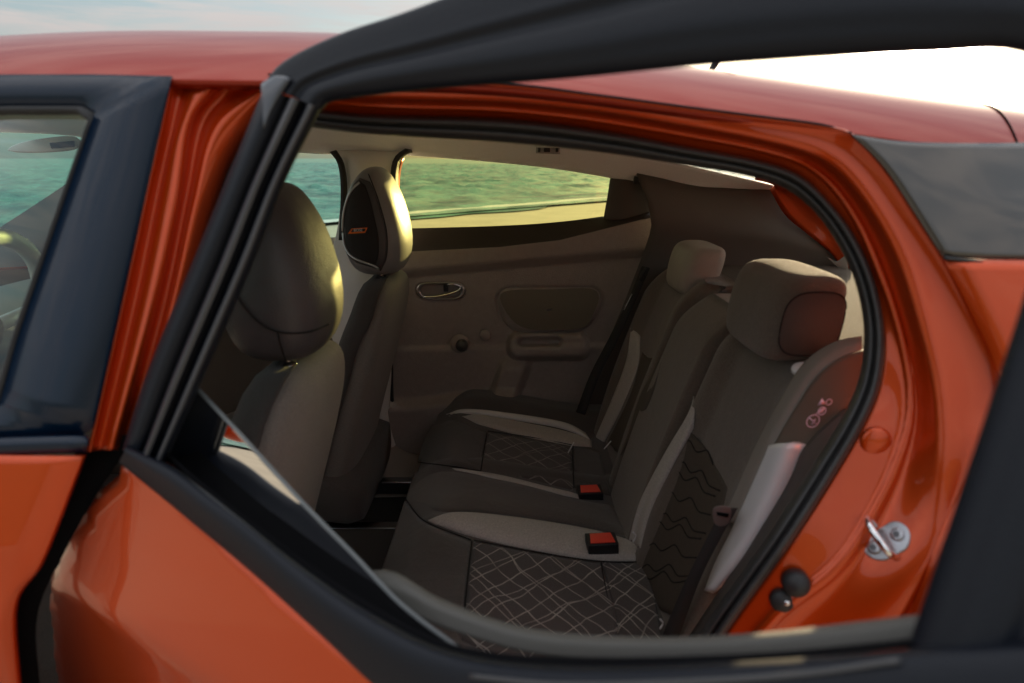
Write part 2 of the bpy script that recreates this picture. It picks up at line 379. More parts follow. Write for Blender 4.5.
# low scrubby dunes, unseen behind the camera, added to darken paint reflections
vs = []; NXd, NYd = 90, 16
for i in range(NXd + 1):
    for j in range(NYd + 1):
        x = -70 + 140 * i / NXd; y = -9 - 26 * j / NYd
        k = math.sin(math.pi * min(1, j / 8)) if j < 4 else 1 - .2 * (j - 4) / 12
        z = -.05 + k * (1.9 + 1.1 * noise.noise(Vector((x * .09, y * .1, 3))) + .5 * noise.noise(Vector((x * .5, y * .5, 7))))
        vs.append((x, y, z if j else -.05))
fs = [(i * (NYd + 1) + j, i * (NYd + 1) + j + 1, (i + 1) * (NYd + 1) + j + 1, (i + 1) * (NYd + 1) + j) for i in range(NXd) for j in range(NYd)]
link('reflection_dune', vs, fs, mat('reflection_scrub', (.07, .08, .04), .95, bump=1, bscale=5, var=.6, vscale=.9))['kind'] = 'structure'
# ------------------------------------------------------------------ the car
YC = 1.49
car = bpy.data.objects.new('hatchback_car', None); C.objects.link(car); car.location = (0, YC, 0); ROOTS[car.name] = Vector((0, YC, 0))
tag(car, 'orange hatchback by the sea, its near rear door swung open on grey and black seats', 'car')

# roof ---------------------------------------------------------------
def interp(x, tab):
    if x <= tab[0][0]: return tab[0][1]
    for (a, u), (b_, v) in zip(tab, tab[1:]):
        if x <= b_:
            t = (x - a) / (b_ - a); t = t * t * (3 - 2 * t) if False else t; return u + (v - u) * t
    return tab[-1][1]
ZE = [(-1.3, 1.33), (-.9, 1.372), (-.56, 1.385), (-.013, 1.378), (.2, 1.352), (.437, 1.318), (.56, 1.303), (.8, 1.27), (1.05, 1.22)]
ZC = [(-1.3, 1.36), (-.9, 1.43), (-.7, 1.445), (-.5, 1.455), (-.2, 1.452), (.0, 1.436), (.24, 1.410), (.395, 1.391), (.55, 1.372), (.715, 1.352), (.9, 1.32), (1.05, 1.28)]
NX, NY = 90, 60; vs = []; fs = []
def sm(tab, x): return (interp(x - .08, tab) + interp(x - .04, tab) + interp(x, tab) + interp(x + .04, tab) + interp(x + .08, tab)) / 5
def roof_z(x, Y):
    dY = min(Y - .79, 2.19 - Y); wv = max(0, min(1, dY / .20)); f = 1 - (1 - wv) ** 2.6
    return sm(ZE, x) + (sm(ZC, x) - sm(ZE, x)) * f + .012 * (1 - ((Y - YC) / .7) ** 2)
for i in range(NX + 1):
    x = -1.25 + 2.18 * i / NX
    for j in range(NY + 1):
        q = j / NY; Y = .79 + 1.40 * (.5 - .5 * math.cos(math.pi * q)); vs.append((x, Y, roof_z(x, Y)))
fs = [(i * (NY + 1) + j, (i + 1) * (NY + 1) + j, (i + 1) * (NY + 1) + j + 1, i * (NY + 1) + j + 1) for i in range(NX) for j in range(NY)]
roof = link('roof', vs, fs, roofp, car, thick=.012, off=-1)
# rear spoiler seam
tube('panel_seam', [Vector((.572 + .3 * k * .02, .80 + k * .02, roof_z(.572 + .3 * k * .02, .80 + k * .02) + .0003)) for k in range(14)], .0014, void, roof, seg=6)
tube('antenna', [P(706, 78, 1.2), P(714, 66, 1.2), P(752, 10, 1.2)], .005, rubber, car)

# near rear door aperture: jamb lines run from the top left, along the roof rail, round and down the rear pillar
def line(pts, off): return [S(x, y, off) for x, y in pts]
LA = [(268, 75), (350, 78), (500, 84), (600, 96), (690, 108), (760, 117), (820, 125), (852, 134), (884, 166), (913, 209), (943, 256), (968, 305), (994, 362), (1000, 400), (992, 440), (970, 500), (935, 580), (890, 683), (850, 780)]
L4 = [(215, 75), (350, 83), (500, 90), (600, 101), (690, 115), (760, 125), (810, 134), (842, 147), (869, 172), (898, 214), (927, 262), (948, 310), (968, 365), (975, 405), (970, 445), (955, 500), (925, 575), (880, 670), (830, 780)]
L3 = [(215, 78), (350, 93), (500, 98), (600, 108), (690, 123), (755, 135), (800, 146), (830, 158), (856, 182), (884, 222), (906, 265), (921, 312), (936, 368), (942, 410), (943, 455), (938, 510), (912, 590), (865, 670), (815, 780)]
L2 = [(215, 84), (350, 103), (500, 109), (600, 120), (690, 135), (745, 145), (790, 157), (815, 170), (838, 192), (860, 226), (878, 268), (894, 312), (906, 360), (911, 400), (905, 440), (880, 500), (835, 568), (770, 620), (700, 720)]
L1 = [(215, 95), (350, 113), (500, 118), (600, 130), (690, 147), (740, 156), (780, 166), (805, 178), (828, 200), (850, 228), (868, 262), (880, 300), (885, 340), (880, 385), (864, 425), (832, 480), (790, 545), (732, 625), (690, 690)]
LF = [(215, 112), (350, 132), (500, 142), (600, 152), (690, 166), (735, 173), (770, 182), (793, 193), (815, 212), (833, 236), (850, 268), (860, 300), (864, 336), (859, 378), (842, 418), (810, 470), (765, 540), (705, 625), (665, 690)]
rows = [line(LA, .004), line(LA, .016), line(L4, .026), line(L3, .030), line([(a * .75 + c * .25, b * .75 + e * .25) for (a, b), (c, e) in zip(L3, L2)], .040),
        line([(a * .2 + c * .8, b * .2 + e * .8) for (a, b), (c, e) in zip(L3, L2)], .068), line(L2, .066), line([(a * .8 + c * .2, b * .8 + e * .2) for (a, b), (c, e) in zip(L2, L1)], .074), line(L1, .084)]
jamb = loft('door_jamb', rows, paint, car, n=120, across=48, thick=.003, off=-1)
def mixl(A_, B_, t): return [(a * (1 - t) + c * t, b * (1 - t) + e * t) for (a, b), (c, e) in zip(A_, B_)]
loft('door_seal', [line(L1, .090), line(mixl(L1, LF, .04), .072), line(mixl(L1, LF, .25), .064), line(mixl(L1, LF, .42), .070), line(mixl(L1, LF, .5), .080), line(mixl(L1, LF, .62), .072), line(mixl(L1, LF, .85), .080), line(LF, .100), line(LF, .13)], seal_m, car, n=120, across=40)
# gap strip behind the rear edge of the quarter panel
# quarter panel and its black upper panel
Q = [(852, 134), (884, 166), (913, 209), (943, 256)]
upper = loft('rear_pillar_panel', [line(Q, 0.0), [S(x, y, 0) for x, y in [(900, 141), (935, 180), (962, 215), (990, 259)]], [S(x, y, .004) for x, y in [(970, 143), (1000, 185), (1030, 215), (1055, 262)]], [S(x, y, .02) for x, y in [(1060, 142), (1100, 180), (1130, 215), (1160, 276)]]],
             mat('satin_black_panel', (.055, .047, .040), .22, 0, 1.0, .05, bump=.05, bscale=60), car, n=20, across=20, thick=.004, off=-1)
qa = [(944, 259), (969, 307), (995, 363), (1001, 400), (993, 441), (971, 501), (936, 581), (891, 684), (851, 781)]
def side(x, z, off=0): return Vector((x, .66 + prof(z) + off, z))
q0 = line(qa, 0)
q1 = [side(p.x + .05, p.z, -.006) for p in q0]; q2 = [side(.75, p.z, -.012) for p in q0]; q3 = [side(1.0, p.z, .02) for p in q0]; q4 = [side(1.2, p.z, .15) for p in q0]
loft('quarter_panel', [q0, q1, q2, q3, q4], paint, car, n=50, across=30, thick=.006, off=-1)
tube('quarter_trim', [S(944, 258, -.002), S(990, 263, -.003), S(1040, 268, 0), S(1120, 278, .01)], .0022, rubber, car)
# filler of the gap under the roof edge
loft('roof_gutter', [line(LA[:8], .0), line([(x, y - 2) for x, y in LA[:8]], .012)], void, car, n=60)

# parts standing on the jamb
jt = tree(jamb)
def J(px, py):
    h_ = jt.ray_cast(EYE, ray(px, py).normalized()); return h_[0] if h_[0] else S(px, py, .07)
jn = Vector((-.15, -1, .1))
disc('jamb_plug', J(875, 441), jn, .0175, .006, paint, car, dome=.4)
hs = jt.ray_cast(EYE, ray(887, 541).normalized()); an = hs[1] if hs[1].dot(ray(887, 541)) < 0 else -hs[1]
stp = hs[0] + an * .001
ax = (J(902, 549) - J(870, 531)); ax = (ax - an * ax.dot(an)).normalized(); az = an.cross(ax).normalized(); az = az if az.z > 0 else -az
sk = .86
plate = [(-.017, -.027), (-.004, -.030), (.010, -.024), (.017, -.012), (.026, .004), (.022, .022), (.010, .030), (-.004, .027), (-.012, .012), (-.022, -.006), (-.024, -.018)]
striker = slab('door_striker', [stp + ax * a * sk + az * c * sk for a, c in plate], an, .0045, steel, car, bevel=.0015, n=30)
for a, c in ((-.007, -.016), (.009, .014)):
    disc('bolt', stp + (ax * a + az * c) * sk + an * .0045, an, .0075, .003, steel, striker, dome=.1, seg=18)
    disc('bolt_recess_shade', stp + (ax * a + az * c) * sk + an * .0076, an, .0038, .0006, mat('bolt_shadow', (.12, .12, .13), .4, .8), striker, dome=0, seg=6)  # dark disc on the bolt head, coloured as its recess shadow
tube('loop', [stp + (ax * -.020 + az * .010) * sk + an * .002, stp + (ax * -.026 + az * .014) * sk + an * .020, stp + (ax * -.010 + az * .004) * sk + an * .028, stp + (ax * .014 + az * -.010) * sk + an * .020, stp + (ax * .020 + az * -.012) * sk + an * .002], .0042, chrome, striker, seg=12)
bf = J(789, 586)
bumper = disc('rubber_stop', bf + Vector((.004, -.003, .010)), jn, .0155, .016, rubber, car, dome=.3)
disc('stop_base', bf + Vector((-.008, 0, -.016)), jn, .014, .012, rubber, bumper, dome=.3)
disc('screw', bf + Vector((-.007, -.014, -.012)), jn, .0035, .003, chrome, bumper)

# near centre pillar ------------------------------------------------
K = [([(172, 78), (150, 180), (124, 300), (90, 452)], .012), ([(182, 84), (160, 180), (135, 300), (99, 450)], .030),
     ([(196, 86), (175, 140), (164, 200), (144, 300), (106, 450)], .022), ([(212, 86), (188, 125), (176, 200), (153, 305), (113, 450)], .024),
     ([(225, 86), (197, 122), (182, 200), (158, 310), (119, 450)], .045), ([(242, 86), (206, 124), (188, 200), (165, 310), (125, 450)], .050),
     ([(262, 88), (216, 130), (196, 200), (171, 310), (131, 450)], .036), ([(272, 96), (230, 142), (206, 205), (179, 312), (138, 450)], .052), ([(285, 100), (240, 150), (214, 215), (186, 320), (144, 450)], .080)]
loft('centre_pillar', [line(p, o) for p, o in K], paint, car, n=60, across=70, thick=.003, off=-1)
loft('pillar_seal', [line([(x - 2, y) for x, y in K[-1][0]], .078), line([(x + 6, y + 2) for x, y in K[-1][0]], .060), line([(x + 14, y + 4) for x, y in K[-1][0]], .066), line([(x + 20, y + 6) for x, y in K[-1][0]], .10)], seal_m, car, n=50, across=20)
loft('pillar_inner_trim', [line([(x + 18, y + 5) for x, y in K[-1][0]], .10), line([(x + 30, y + 5) for x, y in K[-1][0]], .16)], plastic_d, car, n=30, thick=.004)

# front door (closed) -------------------------------------------------
def sl_(pts, off): return [S(x, y, off) for x, y in pts]
fo = [S(170, 76, 0), S(146, 190, 0), S(120, 310, 0), S(89, 450, 0)]
fd = loft('front_door', [[side(p.x - .0, p.z) for p in line([(87, 455), (45, 560), (18, 605), (22, 690), (30, 800)], 0)],
     [side(-.60, z) for z in (1.0, .86, .80, .66, .40)], [side(-.9, z, -.006) for z in (.985, .86, .80, .66, .40)], [side(-1.4, z, 0) for z in (.96, .86, .80, .66, .40)]], paint, car, n=60, across=24, thick=.008, off=-1)
for _r in ():
    pass
# frame: outer loop and window loop on the flank (x, z)
tr = S(170, 76, 0); br = S(89, 438, 0)
wtr = S(96, 106, 0); wbr = S(-3, 400, 0)
outer = [(tr.x, tr.z), (br.x + .25 * (tr.x - br.x), br.z + .25 * (tr.z - br.z)), (br.x, br.z), (-.60, br.z - .005), (-1.0, .995), (-1.30, .975), (-1.36, .99), (-1.15, 1.16), (-.95, 1.32), (-.75, 1.378), (-.55, 1.388), (-.45, 1.388)]
inner = [(wtr.x, wtr.z - .004), (wbr.x + .2 * (wtr.x - wbr.x), wbr.z + .2 * (wtr.z - wbr.z)), (wbr.x, br.z + .022), (-.60, br.z + .018), (-1.0, 1.018), (-1.22, 1.0), (-1.24, 1.01), (-1.09, 1.16), (-.90, 1.29), (-.74, 1.342), (-.55, wtr.z + .004), (-.46, wtr.z + .004)]
def loopside(l, off): return [side(x, z, off) for x, z in l]
def shrink(l, k):
    cx = sum(a for a, b in l) / len(l); cz = sum(b for a, b in l) / len(l)
    return [(a + (cx - a) * k, b + (cz - b) * k * 2) for a, b in l]
loft('window_frame', [loopside(outer, .006), loopside(outer, 0), loopside(inner, .0), loopside(shrink(inner, .012), .006)], gloss_black, fd, n=120, closed=True, lin=True)
loft('window_seal', [loopside(shrink(inner, .008), .004), loopside(shrink(inner, .016), -.002), loopside(shrink(inner, .03), .002), loopside(shrink(inner, .034), .014)], rubber, fd, n=120, closed=True, lin=True)
gi = shrink(inner, .02)
link('window_glass', loopside(gi, .012), [tuple(range(len(gi)))], g_front, fd, smooth=False)
loft('belt_moulding', [[S(88, 436, -.006), S(0, 438, -.006), side(-1.0, 1.0, -.006), side(-1.3, .98, -.004)], [S(88, 444, -.010), S(0, 446, -.010), side(-1.0, .99, -.010), side(-1.3, .97, -.008)], [S(86, 452, -.002), S(0, 455, -.002), side(-1.0, .978, -.002), side(-1.3, .96, -.002)]], gloss_black, fd, n=40, across=8, thick=.003)
# door mirror and fender so that the opened window has something to mirror
mr = rings('door_mirror', [sup((-1.20 + .05 * 0, .50 - .0, 1.03), (1, 0, 0), (0, 0, 1), .03, .05, 3, 24)] + [sup((-1.22, .60 - .13 * k, 1.05), (1, 0, 0), (0, 0, 1), .055 * math.sqrt(max(.05, 1 - (2 * k - 1) ** 4)), .07 * math.sqrt(max(.05, 1 - (2 * k - 1) ** 4)), 3, 24) for k in (0, .2, .4, .6, .8, 1)], paint, fd)
fender = loft('front_wing', [[side(-1.405, z) for z in (.955, .86, .80, .66, .40)], [side(-1.8, z, .01) for z in (.92, .84, .78, .66, .40)], [side(-2.15, z, .12) for z in (.86, .8, .74, .62, .40)]], paint, car, n=40, across=16, thick=.008, off=-1)
loft('bonnet', [[side(-1.42, .958, .02), side(-1.8, .925, .03), side(-2.2, .86, .15)], [Vector((-1.42, 1.49, 1.03)), Vector((-1.8, 1.49, .98)), Vector((-2.3, 1.49, .88))], [Vector((-1.42, 2.3, .958)), Vector((-1.8, 2.29, .925)), Vector((-2.2, 2.17, .86))]], paint, car, n=20, across=24, thick=.006)
sill = loft('sill', [[Vector((-1.4, .68, .42)), Vector((1, .68, .42))], [Vector((-1.4, .64, .34)), Vector((1, .64, .34))], [Vector((-1.4, .70, .22)), Vector((1, .70, .22))]], paint, car, n=10, thick=.01)
# sheet coloured near-black for the shade inside the door gap
loft('door_gap', [line([(160, 430), (112, 470), (60, 560), (36, 620), (40, 700), (45, 820)], .045), line([(84, 440), (60, 480), (20, 550), (-10, 620), (-5, 700), (0, 820)], .045)], void, car, n=30, thick=.003)

# ------------------------------------------------------------------ opened rear door
B0 = [(121, 458), (160, 490), (200, 525), (250, 567), (320, 630), (385, 690), (480, 760), (620, 800), (800, 800), (960, 790)]
belt_z = [D(x, y).z for x, y in B0]
edge = [(121, 460), (88, 500), (60, 535), (45, 572), (42, 600), (46, 650), (52, 700), (60, 780)]
def dl(pts, n): return [D(x, y, n) for x, y in pts]
H = HINGE
def dd(s, z, n=0): return H + DU * s + DN * (n + prof(z)) + Vector((0, 0, z))
rows = []
top = cr(dl([(121, 456), (160, 480), (200, 512), (250, 555), (320, 618), (385, 670), (480, 740), (620, 820), (800, 860), (1000, 880)], .0), 40)
le = cr(dl(edge, 0), 30)
vs = []; fs = []
for k in range(46):
    z_t = k / 45
    for j in range(40):
        T = top[j]; s_t = (T - H).dot(DU)
        z = T.z + (.36 - T.z) * z_t
        # left boundary position at this z
        cand = min(le, key=lambda p: abs(p.z - z)) if z > le[-1].z else le[-1]
        s0 = (cand - H).dot(DU); a = (top[0] - H).dot(DU); e_ = (top[-1] - H).dot(DU)
        fr = (s_t - a) / (e_ - a); s_ = s0 + (e_ - s0) * fr
        bul = -.010 * math.sin(math.pi * min(1, max(0, fr))) * math.sin(math.pi * z_t)
        hem = .012 * max(0, 1 - fr / .03) ** 2
        vs.append(dd(s_, z, bul + hem))
fs = [(k * 40 + j, k * 40 + j + 1, (k + 1) * 40 + j + 1, (k + 1) * 40 + j) for k in range(45) for j in range(39)]
rd = link('rear_door', vs, fs, paint, car, thick=.004, off=1)
rd['label'] = 'orange rear door swung open in the foreground'
# outer belt moulding
B1 = [(126, 446), (172, 468), (205, 492), (245, 524), (300, 570), (370, 618), (450, 656), (560, 672), (740, 668), (900, 652), (1000, 640)]
bm0 = [(119, 462), (158, 493), (200, 528), (250, 570), (320, 633), (385, 692), (480, 750), (620, 830), (800, 880), (1060, 880)]
rowsb = [dl(bm0, .002), dl(mixl([(0, 0)] * 10, bm0, 1), -.006), dl([(124, 452), (165, 480), (202, 510), (246, 547), (308, 600), (376, 650), (460, 700), (600, 730), (780, 740), (1060, 740)], -.012),
         dl([(126, 447), (170, 470), (204, 497), (246, 528), (303, 577), (372, 626), (455, 666), (570, 682), (760, 678), (1060, 660)], -.009), dl([(127, 445), (172, 467), (205, 491), (245, 522), (301, 567), (371, 615), (451, 653), (565, 668), (755, 663), (1060, 640)], .0), dl([(129, 446), (174, 467), (206, 491), (246, 522), (302, 566), (372, 613), (452, 651), (565, 665), (755, 660), (1060, 637)], .014)]
loft('belt_moulding', rowsb, satin, rd, n=80, across=30)
tube('trim_highlight_strip', dl([(470, 676), (560, 684), (680, 682), (800, 674), (900, 660)], -.010), .0016, mat('dark_strip', (.06, .06, .065), .4), rd)
# glass slot
loft('glass_slot', [dl([(150, 440), (206, 491), (302, 566), (372, 613), (452, 651), (565, 665), (755, 660), (940, 643)], .014), dl([(155, 441), (211, 489), (307, 562), (378, 608), (456, 645), (565, 657), (755, 653), (940, 636)], .016),
    dl([(152, 462), (212, 500), (308, 572), (380, 618), (460, 652), (565, 668), (755, 662), (940, 645)], .05)], void, rd, n=50)
# inner trim: top edge of the door card
it = [(150, 462), (205, 506), (262, 550), (325, 582), (386, 572), (440, 600), (520, 628), (620, 638), (740, 636), (890, 620), (1000, 606)]
ib = [(150, 470), (205, 516), (264, 562), (330, 598), (394, 598), (450, 618), (530, 641), (620, 648), (745, 645), (895, 630), (1000, 616)]
loft('inner_trim', [dl(it, .075), dl(it, .060), dl(mixl(it, ib, .5), .050), dl(ib, .048), dl([(x, y + 12) for x, y in ib], .046)], mat('door_card_top', (.085, .08, .072), .55, bump=.3, bscale=800), rd, n=70, across=20, thick=.002)
# glass wound down
gl = [(183, 372), (196, 390), (240, 437), (300, 503), (352, 556), (400, 606), (462, 653), (470, 720), (300, 640), (180, 540), (140, 450)]
link('window_glass', dl(gl, .030), [tuple(range(len(gl)))], g_open, rd, smooth=False)
ge = [(181, 370), (196, 390), (240, 437), (300, 503), (352, 556), (400, 606), (463, 654)]
loft('glass_edge', [dl(ge, .0285), dl([(x + 2.5, y - 2.5) for x, y in ge], .0285), dl([(x + 3.2, y - 2.8) for x, y in ge], .0325)], mat('cut_glass_edge', (.13, .14, .145), .3), rd, n=40)
# window frame: front leg; each row runs from the top corner to the belt
def leg(u, n):
    # u: 0 = outer edge (left), 1 = window side
    top_l, top_r = (268, 86), (322, 104)
    a = [(264, 88), (226, 180), (189, 270), (146, 375), (122, 450)]
    b_ = [(322, 108), (285, 182), (254, 262), (208, 368), (166, 462)]
    return dl(mixl(a, b_, u), n)
legrows = [leg(0, .030), leg(.0, .006), leg(.10, .0), leg(.34, .0), leg(.38, .010), leg(.44, .010), leg(.46, -.002), leg(.52, -.005), leg(.60, -.002), leg(.63, .012), leg(.72, .014), leg(.75, .004), leg(.86, .004), leg(.93, .010), leg(1.0, .022), leg(1.0, .05)]
loft('window_frame', legrows, satin, rd, n=60)
# bright inner lip of the leg
loft('frame_lip', [leg(.47, -.004), leg(.52, -.0075), leg(.60, -.004)], mat('satin_lip', (.05, .05, .055), .35), rd, n=40, across=10)
loft('glass_run', [leg(.77, .000), leg(.82, -.002), leg(.87, .001)], mat('rubber_lip', (.06, .06, .065), .45), rd, n=40, across=10)
# window frame: top rail and rear leg as one bent section
TO = [(265, 84), (276, 68), (300, 52), (345, 32), (400, 14), (470, -12), (600, -60), (760, -120), (900, -150), (1060, -150), (1240, -80), (1340, 100), (1300, 380), (1200, 560), (1130, 700)]
TI = [(322, 110), (328, 103), (345, 99), (375, 95), (420, 90), (470, 86), (570, 78), (690, 66), (820, 57), (930, 52), (1020, 52), (1085, 100), (1030, 280), (985, 420), (906, 655)]
def trl(t, n): return dl(mixl(TO, TI, t), n)
toprows = [trl(0, .03), trl(0, .004), trl(.06, .0), trl(.35, .0), trl(.42, .0), trl(.50, .004), trl(.56, .005), trl(.62, .002), trl(.76, .002), trl(.86, .006), trl(.94, .010), trl(1, .020), trl(1.0, .05)]
loft('window_frame', toprows, satin, rd, n=110, across=60)
# corner sail piece at the front top
loft('corner_cap', [dl([(262, 84), (268, 80), (276, 76)], -.002), dl([(262, 96), (272, 92), (290, 78)], -.004), dl([(264, 130), (272, 110), (286, 86)], -.001)], mat('cap_grey', (.05, .055, .07), .3, 0, .5), rd, n=10, across=8, thick=.002)

# ------------------------------------------------------------------ cabin shell
YF = 2.20
def pl(pts, Y): return [P(x, y, Y) for x, y in pts]
# headliner: grid under the roof, drooping to the far side rail
vs = []; NX2, NY2 = 60, 30
for i in range(NX2 + 1):
    x = -1.2 + 2.12 * i / NX2
    for j in range(NY2 + 1):
        Y = .83 + 1.34 * j / NY2
        zz = sm(ZE, x) + .014 + .012 * (1 - ((Y - YC) / .7) ** 2) - .035 * (max(0, (Y - 2.0) / .17)) ** 2
        vs.append((x, Y, zz))
fs = [(i * (NY2 + 1) + j, (i + 1) * (NY2 + 1) + j, (i + 1) * (NY2 + 1) + j + 1, i * (NY2 + 1) + j + 1) for i in range(NX2) for j in range(NY2)]
headliner = link('headliner', vs, fs, liner, car, thick=.004)
# far side rail of the headliner, above the windows
loft('headliner_rail', [pl([(-60, 118), (100, 120), (300, 128), (420, 132), (560, 142), (660, 160), (740, 178), (790, 190)], 2.10), pl([(-60, 128), (100, 134), (300, 150), (345, 151), (400, 152), (540, 164), (640, 180), (720, 191), (775, 190)], 2.17), pl([(-60, 130), (100, 136), (300, 152), (345, 153), (400, 154), (540, 166), (640, 182), (720, 194), (770, 193)], 2.22)], liner, car, n=60, across=12, thick=.004)
# far front door window surround, centre pillar and rear door surround
loft('far_centre_pillar', [[P(322, 149, 2.19)] + pl([(334, 156), (342, 180), (338, 230), (322, 290), (330, 340), (345, 420), (350, 500)], 2.16), [P(350, 149, 2.19)] + pl([(360, 160), (362, 190), (360, 240), (360, 290), (372, 350), (378, 420), (380, 500)], 2.10),
      [P(408, 150, 2.19)] + pl([(399, 160), (394, 190), (394, 250), (393, 300), (391, 370), (393, 430), (430, 500)], 2.13)], trim_l, car, n=50, across=20, thick=.006)
loft('far_window_seal', [pl([(330, 152), (338, 164), (341, 190), (339, 240)], 2.12), pl([(336, 150), (344, 164), (347, 190), (345, 240)], 2.12)], rubber, car, n=20, thick=.01)
loft('far_window_seal', [pl([(412, 151), (402, 156), (397, 172), (398, 210), (399, 252)], 2.15), pl([(406, 150), (396, 158), (392, 175), (392, 215), (392, 255)], 2.11)], rubber, car, n=20, thick=.01)
loft('far_jamb', [pl([(400, 160), (396, 176), (395, 205)], 2.145), pl([(404, 158), (400, 175), (399, 205)], 2.16)], paint, car, n=12, thick=.002)
# far rear door ------------------------------------------------------
def smooth(a, b_, x):
    t = max(0, min(1, (x - a) / (b_ - a))); return t * t * (3 - 2 * t)
def sdr(px, py, cx, cy, hx, hy, r, skew=0):        # rounded box distance in panel units
    x = abs(px - cx + skew * (py - cy)) - hx + r; y = abs(py - cy) - hy + r
    return math.hypot(max(x, 0), max(y, 0)) + min(max(x, y), 0) - r
def spk(px, py):
    # rounded trapezoid, longer at the top
    k = (py - 310) / 22.0; hx = 52 - 7 * k - 3
    return sdr(px, py, 549 - 1 * k, 310 - (px - 549) * .045 * 0, hx, 22, 17)
def relief(px, py):
    r = 0.0
    ytop = 250 - (px - 400) * .09
    r += .030 * (1 - smooth(ytop + 18, ytop + 30, py))             # rounded upper ledge
    r += .012 * smooth(345 + (px - 400) * -.02, 352 + (px - 400) * -.02, py)    # lower half proud
    dspk = spk(px, py); r -= .010 * (1 - smooth(0, 3, abs(dspk))); r += .006 * (1 - smooth(-1, 2, dspk))
    # arm pull
    d1 = sdr(px, py, 548, 346, 38, 11, 8); r += .044 * (1 - smooth(-3, 4, d1))
    d2 = sdr(px, py, 540, 342, 22, 5, 4); r -= .038 * (1 - smooth(-2, 2, d2))
    # pocket bulge at the foot
    yb = 402 - 10 * smooth(400, 500, px) + 0.0
    r += .045 * smooth(yb - 6, yb + 10, py) * (1 - smooth(500, 540, px))
    # slanting column beside the pocket
    cx = 520 - max(0, py - 350) * .35
    r += .034 * (1 - smooth(8, 18, abs(px - cx))) * smooth(352, 372, py)
    # handle recess
    dh = sdr(px, py, 440, 291, 24, 9, 8); r -= .020 * (1 - smooth(-3, 1, dh))
    return r
vs = []; GX, GY = 190, 150
for j in range(GY + 1):
    for i in range(GX + 1):
        px = 388 + (668 - 388) * i / GX
        yt = interp(px, [(388, 254), (400, 252), (500, 247), (560, 240), (600, 230), (640, 220), (668, 215)]); yb = 470
        py = yt + (yb - yt) * j / GY
        vs.append(P(px, py, YF - .02 - relief(px, py)))
fs = [(j * (GX + 1) + i, j * (GX + 1) + i + 1, (j + 1) * (GX + 1) + i + 1, (j + 1) * (GX + 1) + i) for j in range(GY) for i in range(GX)]
plastic_c = mat('grained_card', (.34, .29, .255), .5, bump=.9, bscale=260, var=.14, vscale=60)
fard = link('far_rear_door', vs, fs, plastic_c, car, thick=.004, off=-1)
# belt strip between ledge and glass
loft('belt_strip', [pl([(394, 256), (500, 249), (560, 242), (602, 232), (650, 221)], YF - .045), pl([(394, 250), (500, 244), (560, 237), (604, 226), (650, 214)], YF - .03), pl([(394, 229), (500, 226), (560, 222), (608, 216), (650, 210)], YF + .01)], mat('belt_black', (.03, .022, .018), .5), fard, n=30, across=8, thick=.003)
wg = [(396, 152), (420, 150), (540, 162), (616, 172), (612, 190), (607, 216), (560, 224), (396, 232)]
link('window_glass', pl(wg, YF + .02), [tuple(range(8))], g_rear, fard, smooth=False)
loft('window_sail', [pl([(612, 168), (608, 195), (604, 218), (606, 226)], YF), pl([(625, 170), (622, 195), (622, 222), (622, 226)], YF - .02), pl([(640, 172), (648, 190), (651, 212), (650, 222)], YF - .015)], plastic_d, fard, n=16, across=10, thick=.006)
tube('window_seal', pl([(634, 180), (645, 182), (653, 194), (657, 210), (656, 235), (648, 262)], YF - .05), .012, rubber, fard)
loft('speaker_grille', [[P(549 + (x * k), 310 + y * k, YF - .043 - .004 * (1 - k)) for x, y in [(-50, -12), (-40, -20), (0, -21), (40, -22), (51, -14), (44, 6), (34, 18), (0, 20), (-22, 19), (-38, 10)]] for k in (.98, .9, .6, .3, .05)], mat('grille_mesh', (.21, .18, .13), .6, bump=1, bscale=700), fard, n=60, closed=True)
slab('handle_recess', pl([(420, 285), (430, 282), (455, 282), (463, 287), (461, 296), (450, 299), (430, 299), (421, 294)], YF + .012), (0, -1, 0), .004, void, fard, n=30, bevel=.001)
loft('handle_bezel', [[P(441 + x * k, 291 + y * k, YF - .032 + dz) for x, y in [(-24, -2), (-19, -7.5), (0, -8.5), (17, -8), (23, -3), (22, 4), (14, 8), (0, 8.5), (-14, 8), (-21, 4)]] for k, dz in ((1.04, .006), (1.0, -.002), (.9, -.001), (.84, .01))], mat('satin_chrome', (.5, .48, .46), .3, 1), fard, n=48, closed=True)
tube('door_handle', pl([(424, 297), (436, 296.5), (448, 294), (457, 291), (461, 287), (455, 284), (448, 284.5)], YF - .03), .008, chrome, fard, flat=.005)
box('lock_switch', P(446, 288, YF - .035), (.008, .006, .012), rubber, fard)
fd_tree = tree(fard)
def FD(px, py):
    h_ = fd_tree.ray_cast(EYE, ray(px, py).normalized()); return (h_[0] if h_[0] else P(px, py, 2.15)) - ray(px, py).normalized() * .0005
for pts_ in ([(396, 347), (415, 347), (435, 347), (452, 348)], [(408, 277), (460, 274), (520, 270), (580, 266), (620, 262)], [(590, 346), (605, 343), (622, 338)], [(398, 404), (430, 399), (470, 397), (505, 398)]):
    tube('panel_gap', [FD(*p_) for p_ in cr([(a_, b_, 0) for a_, b_ in pts_], 12) for p_ in [(p_[0], p_[1])]], .0018, void, fard, seg=6)
disc('crank_boss', P(460, 343, YF - .034), (0, -1, .1), .031, .016, plastic, fard)
disc('crank_knob', P(462, 345, YF - .055), (0, -1, .1), .020, .024, plastic_d, fard)
disc('cover_cap', P(485, 335, YF - .034), (0, -1, .1), .018, .012, plastic, fard)
